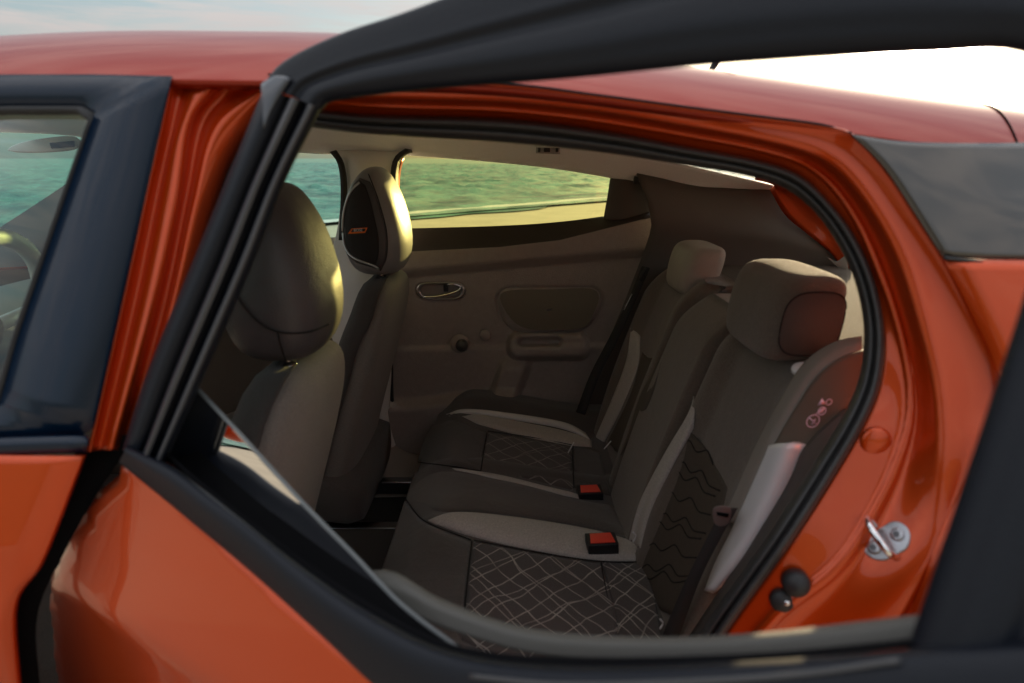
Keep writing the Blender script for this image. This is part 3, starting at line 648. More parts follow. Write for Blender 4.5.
# far sill, pillar foot, floor
loft('far_sill', [pl([(380, 420), (395, 445), (420, 456), (460, 462)], 2.12), pl([(340, 440), (365, 478), (420, 492), (470, 500)], 2.02), pl([(340, 500), (360, 520), (420, 530), (470, 530)], 2.0)], plastic, car, n=20, across=10, thick=.005)
loft('far_door_seal', [pl([(388, 260), (387, 350), (389, 410), (398, 440), (420, 458), (470, 462)], 2.17), pl([(393, 260), (392, 350), (394, 410), (404, 436), (424, 450), (470, 454)], 2.15)], rubber, car, n=40, thick=.008)
link('floor', [(-1.5, .72, .24), (1.0, .72, .24), (1.0, 2.26, .24), (-1.5, 2.26, .24)], [(0, 1, 2, 3)], carpet, car, smooth=False)
box('floor_tunnel', (-.3, YC, .30), (.7, .11, .08), carpet, car, bevel=.04)
for x0 in (-.62,):
    for yy in (.98, 1.26, 1.72, 2.0):
        box('seat_rail', (-.45, yy, .285), (.20, .018, .022), steel, car, bevel=.004)
box('floor_mat', (-.13, 1.14, .252), (.13, .20, .006), mat('mat_rubber', (.03, .03, .03), .7, bump=1, bscale=120), car, bevel=.004)
box('floor_mat', (-.13, 1.84, .252), (.13, .20, .006), bpy.data.materials['mat_rubber'], car, bevel=.004)
link('far_lower_wall', [(-1.5, 2.24, .2), (1.1, 2.24, .2), (1.1, 2.26, .95), (-1.5, 2.26, .90)], [(0, 1, 2, 3)], plastic_d, car, smooth=False, thick=.01)
# far outer flank
link('far_flank', [(-1.45, 2.32, .25), (1.1, 2.32, .25), (1.1, 2.30, 1.02), (.3, 2.30, 1.00), (-1.45, 2.30, .95)], [(0, 1, 2, 3, 4)], paint, car, smooth=False, thick=.006)
# far front window: belt, door trim and glass
loft('far_front_door', [pl([(-120, 262), (100, 252), (260, 243), (342, 238)], YF), pl([(-120, 285), (100, 272), (260, 262), (345, 258)], YF - .04), pl([(-120, 480), (100, 480), (260, 470), (345, 460)], YF - .02)], plastic_d, car, n=30, across=12, thick=.01)
link('far_front_glass', pl([(-120, 90), (342, 140), (342, 246), (-120, 270)], YF + .02), [(0, 1, 2, 3)], g_front, car, smooth=False)
loft('far_front_pillar', [pl([(120, 128), (100, 160), (60, 190), (-60, 268)], 2.10), pl([(170, 128), (150, 190), (140, 230), (60, 300)], 2.10)], plastic_d, car, n=20, thick=.03)
# dashboard and steering wheel
dash = rings('dashboard', [sup((-1.17, Y, .86), (1, 0, 0), (0, 0, 1), .2, .14, 3, 28) for Y in (.76, .8, 1.2, 1.7, 2.1, 2.16)], plastic_d, car)
wc = Vector((-.94, 1.14, 1.0)); wa = Vector((0, 1, 0)); wb = Vector((.35, 0, .94)).normalized()
tube('steering_wheel', [wc + (wa * math.cos(a) + wb * math.sin(a)) * .185 for a in [2 * math.pi * k / 24 for k in range(25)]], .015, leather_l, car, n=60)
for a in (.1, math.pi - .1, -math.pi / 2):
    tube('steering_spoke', [wc, wc + (wa * math.cos(a) + wb * math.sin(a)) * .18], .013, silver, car)
disc('wheel_hub', wc, (.94, 0, -.35), .055, .03, plastic_d, car)
gh = pl([(20, 146), (40, 142), (70, 139), (76, 147), (60, 150)], 1.9)
slab('sun_visor', pl([(10, 151), (30, 142), (76, 137), (78, 149), (40, 153)], 1.85), (0, -1, .2), .012, mat('visor_vinyl', (.65, .65, .63), .6), car, n=24)
slab('visor_mirror', pl([(50, 143), (75, 141), (75, 147), (52, 149)], 1.83), (0, -1, .2), .004, rubber, car)
# grab handle clips on the far rail
for x in (539, 547, 557): box('hook_clip', P(x, 150, 2.07), (.004 if x != 547 else .009, .006, .006), rubber, headliner, bevel=.001)
loft('hook_plate', [pl([(536, 147), (560, 148)], 2.08), pl([(536, 153), (560, 154)], 2.085)], mat('hook_grey', (.4, .39, .38), .5), headliner, n=4, thick=.006)

# rear of cabin -------------------------------------------------------
loft('far_rear_pillar_trim', [pl([(636, 172), (700, 187), (760, 187), (800, 184)], 2.15), pl([(650, 215), (700, 222), (760, 228), (830, 240)], 2.08), pl([(640, 262), (700, 262), (760, 262), (860, 275)], 2.10), pl([(560, 460), (640, 420), (720, 350), (860, 320)], 2.16)], mat('pillar_brown', (.11, .09, .075), .6, bump=.35, bscale=900, var=.12, vscale=14), car, n=30, across=30, thick=.006)
link('parcel_shelf', [PZ(690, 262, .98), (1.0, 2.1, .975), (1.0, .88, .975), (.50, .88, .975), (.50, 2.1, .975)], [(0, 1, 2, 3, 4)][:0] + [(1, 2, 3, 4)], shelfm, car, smooth=False, thick=.012)
# tailgate: orange inner frame with glass, dark lower card
loft('tailgate', [pl([(755, 178), (790, 184), (815, 205), (840, 232), (855, 262)], 2.04), pl([(775, 182), (795, 200), (815, 222), (838, 245), (850, 268)], 2.06), pl([(770, 190), (785, 215), (805, 232), (830, 252), (840, 266)], 2.07)], paint, car, n=24, across=8, thick=.01)
loft('tailgate_card', [[Vector((.98, .85, .3)), Vector((.98, 2.15, .3))], [Vector((1.05, .85, .95)), Vector((1.05, 2.15, .95))]], plastic_d, car, n=6, thick=.02)
slab('glint_plate', [P(826, 257, 1.95), P(836, 262, 1.94), P(846, 255, 1.92), P(848, 270, 1.94), P(838, 268, 1.95)], (-.2, -1, .3), .004, mat('glint_metal', (.8, .8, .78), .2, .7), car, bevel=.001)  # plate added for the sunlit glint at the rear window's corner
link('tailgate_glass', [(.90, .92, 1.24), (.90, 2.06, 1.24), (1.05, 2.12, .98), (1.05, .86, .98)], [(0, 1, 2, 3)], glass('tailgate_tint', (.9, .9, .86)), car, smooth=False)

# ------------------------------------------------------------------ rear bench
def zc(x, Y):
    z = .525 - .055 * smooth(-.16, .28, x)
    if x < -.15: z -= 1.1 * (-.15 - x) ** 1.8 * 9 * .3 + 0
    z += .035 * smooth(1.98, 2.10, Y) * smooth(-.3, -.1, x) + .035 * smooth(.97, .85, Y) if False else .040 * smooth(1.95, 2.08, Y) * smooth(-.24, -.12, x)
    z += .030 * (1 - smooth(.84, .98, Y))
    for yy in (1.36, 1.66):
        z += .010 * (1 - smooth(.0, .05, abs(Y - yy)))
    return z
def Cu(px, py, h_=0.0):
    z = .5
    for _ in range(30):
        p = PZ(px, py, z); z = .5 * z + .5 * (zc(p.x, p.y) + h_)
    return PZ(px, py, z)
vs = []; GX, GY = 100, 130
for i in range(GX + 1):
    t = i / GX
    for j in range(GY + 1):
        Y = .80 + 1.34 * j / GY
        curve = .035 * (1 - ((Y - YC) / .67) ** 4) * 0 + .02 * (1 - abs(math.sin((Y - .80) / 1.34 * math.pi * 1.0)) )
        x0 = -.262 + curve
        x = x0 + (.34 - x0) * t
        e = .004 * math.sin(Y * 31 + x * 17) * 0
        vs.append((x, Y, zc(x, Y)))
base_n = GY + 1
fs = [(i * base_n + j, (i + 1) * base_n + j, (i + 1) * base_n + j + 1, i * base_n + j + 1) for i in range(GX) for j in range(GY)]
# front apron
k0 = len(vs)
for j in range(GY + 1):
    p = vs[j]; vs.append((p[0] + .02, p[1], p[2] - .10))
for j in range(GY + 1):
    p = vs[j]; vs.append((p[0] + .09, p[1], .25))
for r_ in (0, 1):
    a0 = 0 if r_ == 0 else k0; a1 = k0 if r_ == 0 else k0 + base_n
    fs += [(a0 + j, a0 + j + 1, a1 + j + 1, a1 + j) for j in range(GY)]
bench = link('rear_seat', vs, fs, fabric, car, thick=.01, off=-1)
def patch(name, rows_, m, h0=.001, crown=.006, n=30, ac=12, parent=None, f=None):
    f = f or Cu; rr = [cr([f(x, y, h0) for x, y in r], n) for r in rows_]
    cols = [cr([rr[i][j] for i in range(len(rr))], ac) for j in range(n)]
    vs = []; 
    for i in range(ac):
        for j in range(n):
            p = cols[j][i]; u = i / (ac - 1); v = j / (n - 1)
            e = min(u, 1 - u) * 2; e2 = min(v, 1 - v) * 2
            hh = crown * (min(1, e * 2.2) ** .5) * (min(1, e2 * 5) ** .5) - .0015
            nv = Vector((0, 0, 1)) if f is Cu else Vector((-.95, 0, .28))
            vs.append(p + nv * hh)
    fs = [(i * n + j, i * n + j + 1, (i + 1) * n + j + 1, (i + 1) * n + j) for i in range(ac - 1) for j in range(n - 1)]
    return link(name, vs, fs, m, parent or bench, thick=.002, off=0)
# near outer seat
patch('cushion_insert', [[(474, 541), (530, 552), (595, 562), (600, 562)], [(468, 590), (530, 600), (608, 605), (612, 605)], [(462, 640), (530, 670), (610, 680), (622, 680)]], quilt_near, crown=.006, n=40, ac=30)
patch('cushion_insert', [[(602, 561), (625, 562), (648, 563)], [(612, 600), (635, 602), (656, 604)], [(622, 660), (645, 664), (668, 668)]], quilt_near, crown=.006, n=20, ac=30)
patch('cushion_bolster', [[(428, 520), (450, 514), (480, 514), (540, 521), (600, 532), (650, 548)], [(432, 522), (455, 522), (485, 526), (540, 536), (600, 546), (650, 556)], [(436, 524), (465, 534), (500, 543), (540, 551), (595, 560), (650, 561)]], fabric_g, crown=.012, n=50, ac=16)
patch('cushion_front', [[(405, 500), (425, 522), (472, 540)], [(392, 540), (415, 560), (468, 578)], [(378, 580), (400, 610), (462, 640)]], fabric, crown=.006)
# middle seat
patch('middle_cushion', [[(415, 472), (455, 472), (520, 484), (575, 499), (612, 505)], [(408, 492), (450, 492), (520, 505), (590, 517), (625, 525)], [(406, 503), (440, 511), (482, 512), (545, 520), (600, 530), (640, 542)]], mat('plain_fabric', (.105, .088, .076), .88, bump=.9, bscale=600, var=.38, vscale=230, sheen=.25, weave=.18, crease=.16), crown=.010, n=50, ac=20)
patch('cushion_piping', [[(452, 468), (500, 475), (545, 486), (582, 495)], [(456, 470), (500, 480), (545, 491), (582, 499)]], fabric_g, crown=.004, n=30, ac=6)
# far seat
patch('cushion_insert', [[(488, 432), (530, 438), (572, 446)], [(484, 450), (528, 458), (572, 468)], [(481, 470), (526, 478), (573, 490)]], quilt_far, crown=.005)
patch('cushion_insert', [[(574, 446), (588, 448), (600, 452)], [(574, 466), (590, 470), (605, 475)], [(575, 488), (595, 492), (612, 496)]], fabric, crown=.004)
patch('cushion_front', [[(432, 425), (455, 420), (486, 432)], [(424, 440), (450, 440), (482, 450)], [(418, 460), (450, 464), (479, 470)]], fabric, crown=.006)
patch('cushion_bolster', [[(462, 416), (480, 415), (520, 422), (560, 430), (592, 440)], [(470, 420), (490, 423), (525, 431), (560, 438), (592, 444)], [(478, 424), (500, 430), (530, 438), (560, 444), (592, 447)]], fabric_g, crown=.010, n=40)
patch('bolster_top', [[(446, 414), (468, 410), (510, 414), (560, 422), (585, 432)], [(450, 416), (472, 414), (515, 420), (560, 428), (590, 439)]], leather_l, crown=.008, n=40, ac=8)

for pts_ in ([(474, 540), (530, 551), (597, 561), (648, 562)], [(472, 541), (468, 575), (463, 625)], [(601, 562), (606, 590), (616, 640)], [(488, 431), (530, 437), (573, 445)], [(487, 433), (484, 450), (481, 470)], [(573, 446), (573, 466), (574, 488)], [(405, 498), (425, 521), (471, 540)], [(418, 462), (450, 466), (481, 471)]):
    tube('cushion_seam', [Cu(p_[0], p_[1], .0035) for p_ in cr([(a_, b_, 0) for a_, b_ in pts_], 14)], .0014, seam_m, bench, seg=6)
# backrest surface ----------------------------------------------------
def xb(z): return .285 + .31 * (z - .47) - .05 * max(0, z - .92) ** 1.0
def BK(px, py, h_=0.0):
    X = .35
    for _ in range(30):
        p = PX(px, py, X); X = .5 * X + .5 * (xb(p.z) - h_)
    return PX(px, py, X)
def back(name, Y0, Y1, z1, m, shoulder0=.06, shoulder1=.06, bol=.03, fwd=0.0, thick=.11):
    vs = []; nz, ny = 50, 44
    def relief_(q, k): # forward offset
        e = min(q, 1 - q)
        return bol * (1 - smooth(.10, .26, e)) + .012 * math.sin(math.pi * k)
    for j in range(nz + 1):
        k = j / nz
        for i in range(ny + 1):
            q = i / ny
            e0 = max(0, 1 - q / .22); e1 = max(0, 1 - (1 - q) / .22)
            ztop = z1 - shoulder0 * e0 ** 2 - shoulder1 * e1 ** 2
            z = .42 + (ztop - .42) * k
            Y = Y0 + (Y1 - Y0) * q
            rnd = .05 * (max(0, k - .86) / .14) ** 2.2
            ed = min(q, 1 - q); rs = .045 * (max(0, .07 - ed) / .07) ** 2
            vs.append((xb(z) - fwd - relief_(q, k) + rnd + rs, Y, z + 0))
    W = ny + 1; fs = [(j * W + i, (j + 1) * W + i, (j + 1) * W + i + 1, j * W + i + 1) for j in range(nz) for i in range(ny)]
    # rear shell
    nb = len(vs)
    for (x, Y, z) in list(vs): vs.append((x * 0 + xb(z) + thick - .02 * ((z - .42) > .5), Y, z))
    fs += [(nb + a, nb + d_, nb + c, nb + b_) for a, b_, c, d_ in list(fs)]
    per = [j * W for j in range(nz + 1)] + [nz * W + i for i in range(1, W)] + [j * W + ny for j in range(nz - 1, -1, -1)]
    fs += [(per[i], per[i + 1], nb + per[i + 1], nb + per[i]) for i in range(len(per) - 1)]
    return link(name, vs, fs, m, bench)
bk1 = back('backrest', .93, 1.325, 1.012, fabric_b, .05, .01, bol=.020)
bk2 = back('middle_backrest', 1.33, 1.60, 1.00, fabric_b, .015, .03, bol=.0, fwd=.030)
bk3 = back('far_backrest', 1.605, 2.02, 1.015, fabric_b, .01, .06, bol=.028)
def tree0(*os_):
    from mathutils.bvhtree import BVHTree
    V_ = []; F_ = []
    for o in os_:
        k = len(V_); V_ += [v.co.copy() for v in o.data.vertices]; F_ += [tuple(k + i for i in p.vertices) for p in o.data.polygons]
    return BVHTree.FromPolygons(V_, F_)
bt = tree0(bk1, bk2, bk3)
def BK(px, py, h_=0.0):
    dr = ray(px, py).normalized(); h0 = bt.ray_cast(EYE, dr)
    if h0[0] is None: return PX(px, py, .33)
    return h0[0] - dr * h_
# near backrest panels
insert_m = mat('insert_cloth', (.095, .075, .058), .85, bump=.8, bscale=900, var=.3, vscale=400, weave=.18, crease=.16)
ins = patch('backrest_insert', [[(690, 432), (710, 455), (727, 488)], [(665, 470), (690, 500), (716, 530)], [(644, 520), (668, 550), (700, 570)], [(636, 590), (660, 610), (690, 620)]], insert_m, h0=.003, crown=.004, n=24, ac=30, f=BK)
it_ = tree0(ins)
def IN(px, py):
    dr = ray(px, py).normalized(); h0 = it_.ray_cast(EYE, dr); return h0[0] - dr * .0016 if h0[0] else None
for k in range(12):                      # lighter stitching runs up the insert
    t = (k + .5) / 12; pts = []
    for q in range(12):
        u = q / 11; x = 686 - 48 * u + (42 - 6 * u) * t; y = 440 + 145 * u + (48 - 25 * u) * t
        p_ = IN(x, y)
        if p_: pts.append(p_)
    if len(pts) > 3: tube('stitch', pts, .0005, thread, bench, n=16, seg=4)
for k in range(9):                       # quilted seams across the insert
    t = k / 8
    a = (684 - 50 * t, 444 + 140 * t); c = (731 - 36 * t, 486 + 110 * t)
    pts = []
    for q in range(9):
        u = q / 8; x = a[0] + (c[0] - a[0]) * u; y = a[1] + (c[1] - a[1]) * u
        y += (-5 if q % 3 == 1 else 3 if q % 3 == 2 else 0) - 9 * math.sin(math.pi * u) + 5 * math.sin(k * 2.1)
        p_ = IN(x, y); pts += [p_] if p_ else []
    if len(pts) > 3: tube('quilt_seam', pts, .0017, seam_m, bench, n=24, seg=6)
patch('backrest_wedge', [[(693, 396), (689, 412), (664, 455), (640, 500), (628, 540)], [(694, 410), (691, 428), (668, 466), (645, 508), (634, 545)], [(693, 428), (690, 434), (670, 470), (650, 512), (640, 548)]], fabric_g, h0=.004, crown=.006, n=40, ac=10, f=BK)
patch('backrest_wedge', [[(630, 328), (626, 360), (612, 398), (594, 440)], [(636, 332), (632, 364), (618, 402), (599, 442)], [(640, 336), (637, 368), (622, 406), (603, 444)]], fabric_g, h0=.004, crown=.004, n=30, ac=8, f=BK)
patch('backrest_insert', [[(642, 352), (630, 395), (606, 444)], [(652, 358), (640, 400), (614, 450)], [(661, 362), (648, 405), (620, 455)]], insert_m, h0=.003, crown=.003, n=24, ac=10, f=BK)
# bolster strip and side of the near backrest
def NS(px, py, Y): return P(px, py, Y)
loft('seat_belt', [[P(862, 336, .93), P(835, 342, .95), P(805, 362, .97), P(780, 400, .98), P(758, 440, .98), P(738, 485, .97), P(722, 520, .97)],
     [P(862, 343, .915), P(838, 350, .93), P(812, 370, .94), P(789, 405, .945), P(768, 443, .945), P(748, 488, .945), P(732, 523, .945)], [P(862, 350, .91), P(842, 357, .92), P(818, 376, .93), P(796, 409, .935), P(776, 446, .935), P(756, 490, .935), P(740, 526, .935)]], mat('sheen_webbing', (.28, .25, .22), .7, bump=.8, bscale=700), car, n=40, across=12, thick=.0018)  # same belt as the dark run below, coloured grey for its sheen
loft('backrest_side', [[P(864, 350, .915), P(842, 357, .92), P(818, 376, .93), P(796, 409, .935), P(776, 444, .935), P(762, 470, .94)], [P(868, 400, .91), P(856, 400, .905), P(842, 412, .90), P(826, 430, .90), P(808, 446, .90), P(790, 475, .90)]], mat('side_cloth', (.12, .095, .07), .7, bump=.5, bscale=900), bench, n=24, across=12, thick=.01)
loft('side_bolster', [[P(772, 446, .935), P(755, 485, .94), P(735, 530, .94), P(718, 565, .95), P(708, 592, .95)], [P(790, 443, .90), P(775, 482, .90), P(755, 525, .90), P(732, 562, .905), P(712, 590, .92)], [P(806, 444, .90), P(793, 478, .90), P(772, 516, .90), P(742, 560, .905), P(714, 588, .93)]], silver, bench, n=30, across=16, thick=.012)
loft('side_trim', [[P(845, 410, .89), P(808, 446, .89), P(793, 480, .89), P(770, 520, .89), P(740, 565, .90), P(690, 640, .92)], [P(870, 420, .86), P(835, 460, .84), P(815, 500, .82), P(785, 545, .82), P(760, 585, .82), P(720, 650, .82)]], plastic_d, car, n=30, across=8, thick=.01)
# airbag symbols (printed)
def flat_ring(name, c, u_, v_, r, wd, m, parent, seg=24):
    vs = []
    for k in range(seg):
        a = 2 * math.pi * k / seg; e = u_ * math.cos(a) + v_ * math.sin(a); vs += [c + e * r, c + e * (r - wd)]
    fs = [(2 * k, 2 * k + 1, (2 * k + 3) % (2 * seg), (2 * k + 2) % (2 * seg)) for k in range(seg)]
    return link(name, vs, fs, m, parent, smooth=False, thick=.0006)
u_ = (P(835, 405, .893) - P(815, 410, .893)).normalized(); v_ = (P(815, 400, .893) - P(815, 420, .893)).normalized()
c1 = P(813, 421, .893)
flat_ring('airbag_symbol', c1, u_, v_, .0095, .0012, blue_print, bench)
slab('symbol_bar', [c1 + u_ * -.006 + v_ * .006, c1 + u_ * -.005 + v_ * .007, c1 + u_ * .006 + v_ * -.006, c1 + u_ * .005 + v_ * -.007], (0, -1, 0), .0005, blue_print, bench, bevel=0)
slab('symbol_figure', [c1 + u_ * -.003 + v_ * -.005, c1 + u_ * .001 + v_ * .001, c1 + u_ * .004 + v_ * .003, c1 + u_ * .002 + v_ * -.004], (0, -1, 0), .0005, blue_print, bench, bevel=0)
c2 = P(822, 411, .893)
flat_ring('airbag_symbol', c2, u_, v_, .006, .0012, blue_print, bench)
slab('symbol_figure', [c2 + u_ * -.010 + v_ * -.003, c2 + u_ * -.002 + v_ * .003, c2 + u_ * .004 + v_ * .004, c2 + u_ * .001 + v_ * -.002], (0, -1, 0), .0005, blue_print, bench, bevel=0)
c3 = P(822, 402, .893)
slab('warning_triangle', [c3 + u_ * -.006 + v_ * -.003, c3 + v_ * .006, c3 + u_ * .005 + v_ * -.004], (0, -1, 0), .0005, blue_print, bench, bevel=0)
flat_ring('airbag_symbol', P(829, 402, .893), u_, v_, .0045, .001, blue_print, bench)
side_dark = mat('headrest_side_shaded', (.085, .074, .064), .85, bump=.7, bscale=1000)  # side colour darkened to hold down the orange bounce light
# headrests
def rear_headrest(x, Y, z, s=1.0, m=None):
    rs = []
    for k, hx, hy, dx in ((0, .028, .085, -.012), (.05, .046, .112, -.010), (.16, .055, .126, -.004), (.45, .060, .134, .006), (.75, .060, .134, .016), (.90, .056, .128, .022), (.97, .046, .116, .025), (1.0, .028, .095, .026), (1.005, .01, .06, .026)):
        rs.append(sup((x + dx * s, Y, z + .142 * s * k), (1, 0, .0), (0, 1, 0), hx * s, hy * s, 3.7, 48))
    o = rings('headrest', rs, m or fabric_b, bench, sub=1)
    rr = []
    for k in range(2):
        tube('headrest_post', [Vector((x + .0, Y + (-.05, .05)[k], z - .05)), Vector((x, Y + (-.05, .05)[k], z + .02))], .006, chrome, bench)
    for kk in (0, 1):
        pass
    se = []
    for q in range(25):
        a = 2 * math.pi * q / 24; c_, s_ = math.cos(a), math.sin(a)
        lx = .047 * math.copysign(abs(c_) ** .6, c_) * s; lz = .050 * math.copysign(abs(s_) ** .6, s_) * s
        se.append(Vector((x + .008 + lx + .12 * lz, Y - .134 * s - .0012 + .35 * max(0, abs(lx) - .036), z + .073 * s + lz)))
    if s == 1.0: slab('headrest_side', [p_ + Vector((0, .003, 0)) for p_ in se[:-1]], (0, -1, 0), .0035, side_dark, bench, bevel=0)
    if s == 1.0: tube('headrest_seam', se, .0014, bpy.data.materials['seam_dark'], bench, seg=6)
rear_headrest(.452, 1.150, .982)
rear_headrest(.475, 1.80, .960, .88, mat('lit_vinyl', (.34, .30, .26), .5, bump=.5, bscale=420, var=.1, vscale=30, crease=.3))  # far headrest coloured lighter for the light falling on it
disc('post_guide', Vector((.445, 1.00, .985)), (-.2, -.3, 1), .016, .008, white, bench)
# belts and buckles
loft('seat_belt', [[P(862, 352, .89), P(800, 440, .885), P(745, 500, .89), P(700, 590, .93), P(672, 645, .96)], [P(856, 347, .90), P(790, 432, .895), P(730, 494, .90), P(690, 580, .94), P(662, 636, .97)]][:0] or [[P(738, 508, .92), P(722, 536, .92), P(700, 580, .93), P(676, 645, .96)], [P(722, 508, .93), P(708, 536, .93), P(686, 580, .94), P(660, 640, .97)]], webbing, car, n=24, thick=.0015)
tg = P(721, 514, .895)
slab('belt_tongue', [tg + Vector((a, 0, c)) for a, c in ((-.012, .010), (-.010, -.010), (-.002, -.018), (.012, -.014), (.014, .008), (.002, .014))], (-.3, -1, .1), .004, mat('tongue_grey', (.14, .13, .125), .4, .2), car, n=24, bevel=.001)
slab('tongue_slot', [tg + Vector((a, -.0045, c)) for a, c in ((-.008, .006), (-.007, .001), (.009, -.003), (.010, .003))], (-.3, -1, .1), .001, void, car, bevel=0)
loft('far_seat_belt', [pl([(650, 268), (636, 300), (618, 340), (600, 375), (585, 415)], 1.98), pl([(642, 266), (628, 300), (608, 340), (590, 375), (576, 412)], 2.00)], webbing, car, n=30, thick=.0015)
tube('belt_guide', pl([(647, 268), (642, 275), (641, 281)], 1.95), .006, rubber, car, n=6)
tube('belt_glint', pl([(632, 294), (628, 302), (624, 310)], 1.96), .0016, steel, car, n=6)
def buckle(px, py, w_, tall):
    b0 = Cu(px, py); s_ = w_ / F * (b0 - EYE).length / 2
    ax_ = (Vector((1, .10, 0)).normalized(), Vector((-.10, 1, .2)).normalized(), Vector((-.1, -.35, 1)).normalized())
    hz = s_ * tall; c = b0 + ax_[2] * hz * .8
    bxo = box('seat_buckle', c, (s_, s_ * .6, hz), rubber, car, bevel=.003, ax=ax_)
    q = c + ax_[2] * (hz + .0003); o_ = ax_[2]
    slab('release_button', [q - ax_[0] * s_ * .80 - ax_[1] * s_ * .46, q + ax_[0] * s_ * .80 - ax_[1] * s_ * .46, q + ax_[0] * s_ * .68 + ax_[1] * s_ * .42, q - ax_[0] * s_ * .68 + ax_[1] * s_ * .42], o_, .003, red, bxo, bevel=.0006)
buckle(602, 552, 29, .75)
buckle(590, 496, 24, .45)
loft('buckle_strap', [[P(572, 452, 1.86), P(578, 490, 1.74)], [P(595, 452, 1.86), P(600, 490, 1.74)]], webbing, car, n=6, thick=.004)
for (x, y, Y) in ((634, 537, 1.30), (661, 624, 1.02)):
    tube('anchor_tag', [P(x - 1, y - 5, Y), P(x + 2, y - 1, Y), P(x - 1, y + 5, Y)], .0018, white, car, n=8, seg=6)
for (a, b_) in (((568, 453), (574, 442)), ((604, 449), (611, 441))):
    tube('anchor_tag', [P(*a, 1.72), P(*b_, 1.72)], .0016, white, car)

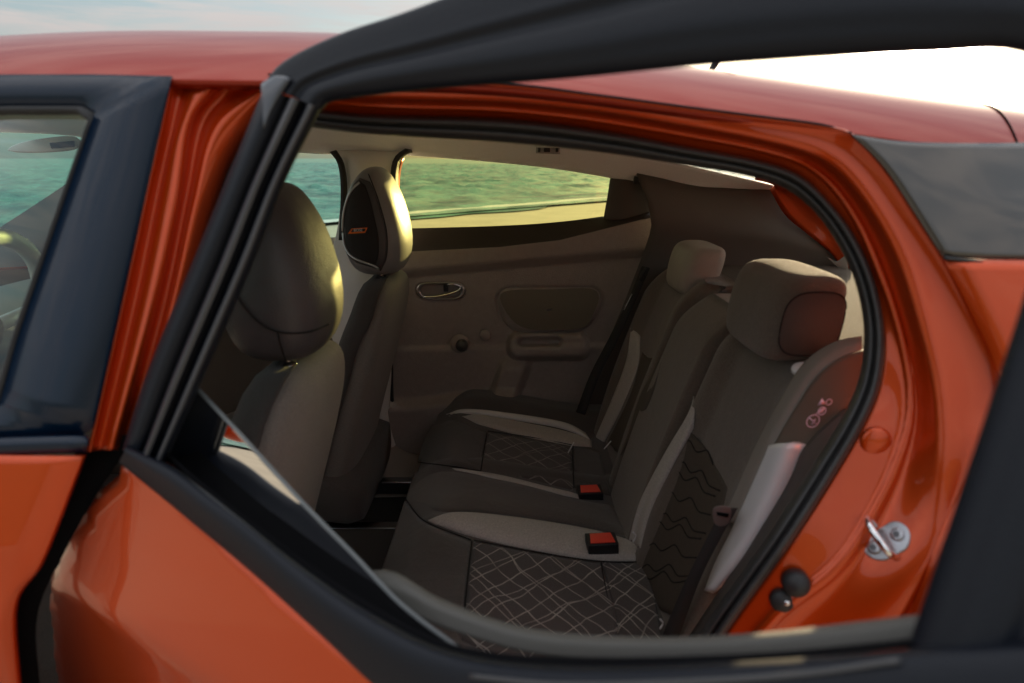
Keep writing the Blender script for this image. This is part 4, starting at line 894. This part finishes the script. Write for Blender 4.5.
# ------------------------------------------------------------------ front seats
def hr_profile():
    #  z     xf     xr     half width
    return [(1.000, -.385, -.325, .05), (1.005, -.405, -.305, .085), (1.020, -.425, -.288, .112), (1.05, -.440, -.276, .125), (1.09, -.446, -.272, .130), (1.14, -.446, -.278, .130), (1.19, -.438, -.291, .124), (1.225, -.425, -.305, .112), (1.255, -.405, -.322, .092), (1.272, -.388, -.335, .070), (1.280, -.370, -.350, .035)]
panel_m = mat('seat_panel_cloth', (.050, .042, .038), .88, bump=.9, bscale=600, var=.38, vscale=230, sheen=.1, weave=.18, crease=.16)
def front_seat(Yc, dx, dz, speaker):
    rs = []
    for z, xr, th, hw, e in ((.30, -.46, .16, .20, 4), (.45, -.43, .15, .215, 4), (.60, -.39, .14, .23, 4), (.75, -.345, .13, .232, 4), (.85, -.318, .122, .228, 4), (.91, -.302, .115, .215, 3.6), (.955, -.296, .105, .185, 3.2), (.978, -.300, .09, .155, 3), (.990, -.312, .06, .12, 3), (.993, -.33, .02, .08, 3)):
        rs.append(sup((xr - th / 2 + dx, Yc, z + dz), (1, 0, 0), (0, 1, 0), th / 2, hw, e, 56))
    seat = rings('front_seat', rs, mat('seat_side_cloth', (.19, .165, .145), .8, bump=.6, bscale=1000, var=.12, vscale=400, sheen=.2, weave=.18, crease=.16), car, sub=1)
    # darker front half panel standing 3 mm proud
    rs2 = []
    for z, xr, th, hw in ((.45, -.43, .15, .215), (.60, -.39, .14, .23), (.75, -.345, .13, .232), (.85, -.318, .122, .228), (.91, -.302, .115, .215), (.955, -.296, .105, .185), (.978, -.300, .09, .155), (.990, -.312, .06, .12), (.996, -.33, .02, .08)):
        ring = sup((xr - th / 2 + dx, Yc, z + dz), (1, 0, 0), (0, 1, 0), th / 2 + .004, hw + .004, 4 if z < .9 else 3.2, 80)
        k = .35 + 0 * z
        sel = [p for p in ring if p.x < xr + dx - th * .42 + .05 * max(0, z - .8)]
        sel.sort(key=lambda p: math.atan2(p.y - Yc, -(p.x - (xr + dx - th * .42))))
        rs2.append(sel)
    loft('seat_front_panel', rs2, panel_m, seat, n=50, across=24, thick=.003)
    cush = rings('front_cushion', [sup((x + dx, Yc, z + dz), (0, 1, 0), (0, 0, 1), .24, h_, 4, 36) for x, z, h_ in ((-.40, .42, .07), (-.44, .42, .09), (-.6, .44, .09), (-.85, .46, .085), (-.93, .45, .06), (-.95, .44, .03))], fabric, seat)
    hr = []
    for z, xf, xr, hw in hr_profile():
        hr.append(sup(((xf + xr) / 2 + dx, Yc, z + dz), (1, 0, 0), (0, 1, 0), (xr - xf) / 2, hw, 2.7, 48))
    head = rings('headrest', hr, mat('satin_grey_vinyl', (.24, .235, .24), .36, bump=.3, bscale=420, var=.08, vscale=30) if speaker else leather, seat, sub=1)
    for s in (-1, 1):
        tube('headrest_post', [Vector((-.345 + dx, Yc + s * .055, .97 + dz)), Vector((-.35 + dx, Yc + s * .055, 1.03 + dz))], .0065, chrome, seat)
        disc('post_collar', Vector((-.345 + dx, Yc + s * .055, .985 + dz)), (0, 0, 1), .013, .010, chrome, seat)
    # seam round the flank
    def at_side(z, fx, out=.0015, sgn=-1):
        tab = hr_profile(); 
        for a, b_ in zip(tab, tab[1:]):
            if a[0] <= z <= b_[0]:
                t = (z - a[0]) / (b_[0] - a[0]); xf, xr, hw = [a[i] + (b_[i] - a[i]) * t for i in (1, 2, 3)]; break
        cx = (xf + xr) / 2; hx = (xr - xf) / 2; rx = max(-1, min(1, (fx)));
        ry = (1 - abs(rx) ** 2.7) ** (1 / 2.7)
        return Vector((cx + hx * rx + dx, Yc + sgn * (hw * ry + out), z + dz))
    if not speaker:
        tube('headrest_seam', [at_side(z, fx) for z, fx in ((1.24, -.55), (1.20, -.55), (1.14, -.40), (1.09, -.1), (1.065, .3), (1.058, .75), (1.058, .97))], .0016, bpy.data.materials['seam_dark'], seat, seg=6)
        tube('headrest_seam', [at_side(z, fx) for z, fx in ((1.064, .3), (1.04, .32), (1.012, .34))], .0016, bpy.data.materials['seam_dark'], seat, seg=6)
    else:
        # grille on the inner flank
        L_ = [(1.245, -.35), (1.22, -.62), (1.17, -.80), (1.11, -.85), (1.07, -.75), (1.05, -.45)]
        Rr = [(1.235, -.05), (1.21, .12), (1.17, .22), (1.11, .28), (1.06, .22), (1.032, .05)]
        rows_ = []
        for u in (0, .25, .5, .75, 1):
            rows_.append([at_side(a[0] * (1 - u) + b_[0] * u, a[1] * (1 - u) + b_[1] * u, .003 + .003 * math.sin(math.pi * u)) for a, b_ in zip(L_, Rr)])
        loft('speaker_grille', rows_, mat('black_mesh', (.022, .018, .018), .7, bump=1, bscale=1500), seat, n=30, across=16, thick=.002)
        tube('grille_trim', [at_side(z, fx, .007) for z, fx in ((1.242, -.36), (1.22, -.64), (1.17, -.82), (1.11, -.87), (1.07, -.76), (1.052, -.45), (1.035, .06), (1.026, .20))], .0032, mat('silver_trim', (.55, .58, .60), .3, .8), seat, n=50)
        c = at_side(1.125, -.30, .010); uu = Vector((1, -.02, .06)).normalized(); vv = Vector((.12, 0, 1)).normalized()
        slab('badge', [c + uu * a + vv * e for a, e in ((-.024, -.006), (.020, -.006), (.025, .007), (-.015, .007))], (0, -1, 0), .0012, orange_print, seat, bevel=.0003)
        slab('badge_face', [c + uu * a + vv * e + Vector((0, -.0013, 0)) for a, e in ((-.016, -.002), (.019, -.002), (.021, .005), (-.012, .005))], (0, -1, 0), .0006, rubber, seat, bevel=0)
        tx = bpy.data.curves.new('badge_lettering', 'FONT'); tx.body = 'BOSE'; tx.size = .0095; tx.extrude = .0003; tx.align_x = 'CENTER'
        tmp = bpy.data.objects.new('lettering_curve', tx); C.objects.link(tmp)
        bpy.context.view_layer.update()
        me = bpy.data.meshes.new_from_object(tmp.evaluated_get(bpy.context.evaluated_depsgraph_get()))
        C.objects.unlink(tmp); bpy.data.objects.remove(tmp)
        nn_ = Vector((0, -1, 0)); M = Matrix((uu, Vector((0, 0, 1)) - uu * uu.z, nn_)).transposed().to_4x4()
        M.translation = c + vv * -.0012 + uu * .0025 + Vector((0, -.0021, 0)); me.transform(M)
        to = link('badge_lettering', [v.co for v in me.vertices], [tuple(p.vertices) for p in me.polygons], white_print, seat, smooth=False)
        # dark band round the grille
        L2_ = [(z + .008 * (z > 1.15) - .008 * (z < 1.08), f - .10) for z, f in L_]; R2_ = [(z + .008 * (z > 1.15) - .008 * (z < 1.08), f + .22) for z, f in Rr]
        loft('grille_surround', [[at_side(a[0] * (1 - u) + b_[0] * u, max(-.97, a[1] * (1 - u) + b_[1] * u), .0012) for a, b_ in zip(L2_, R2_)] for u in (0, .1, .2, .3, .4, .5, .6, .7, .8, .9, 1)], leather, seat, n=30, across=24, thick=.001)
        # seams
        tube('headrest_seam', [at_side(z, fx, .001) for z, fx in ((1.262, .0), (1.235, .30), (1.19, .45), (1.12, .52), (1.06, .46), (1.02, .25))], .0014, bpy.data.materials['seam_dark'], seat, seg=6)
    return seat
front_seat(1.12, -.018, -.016, False)
front_seat(1.86, .0, .0, True)
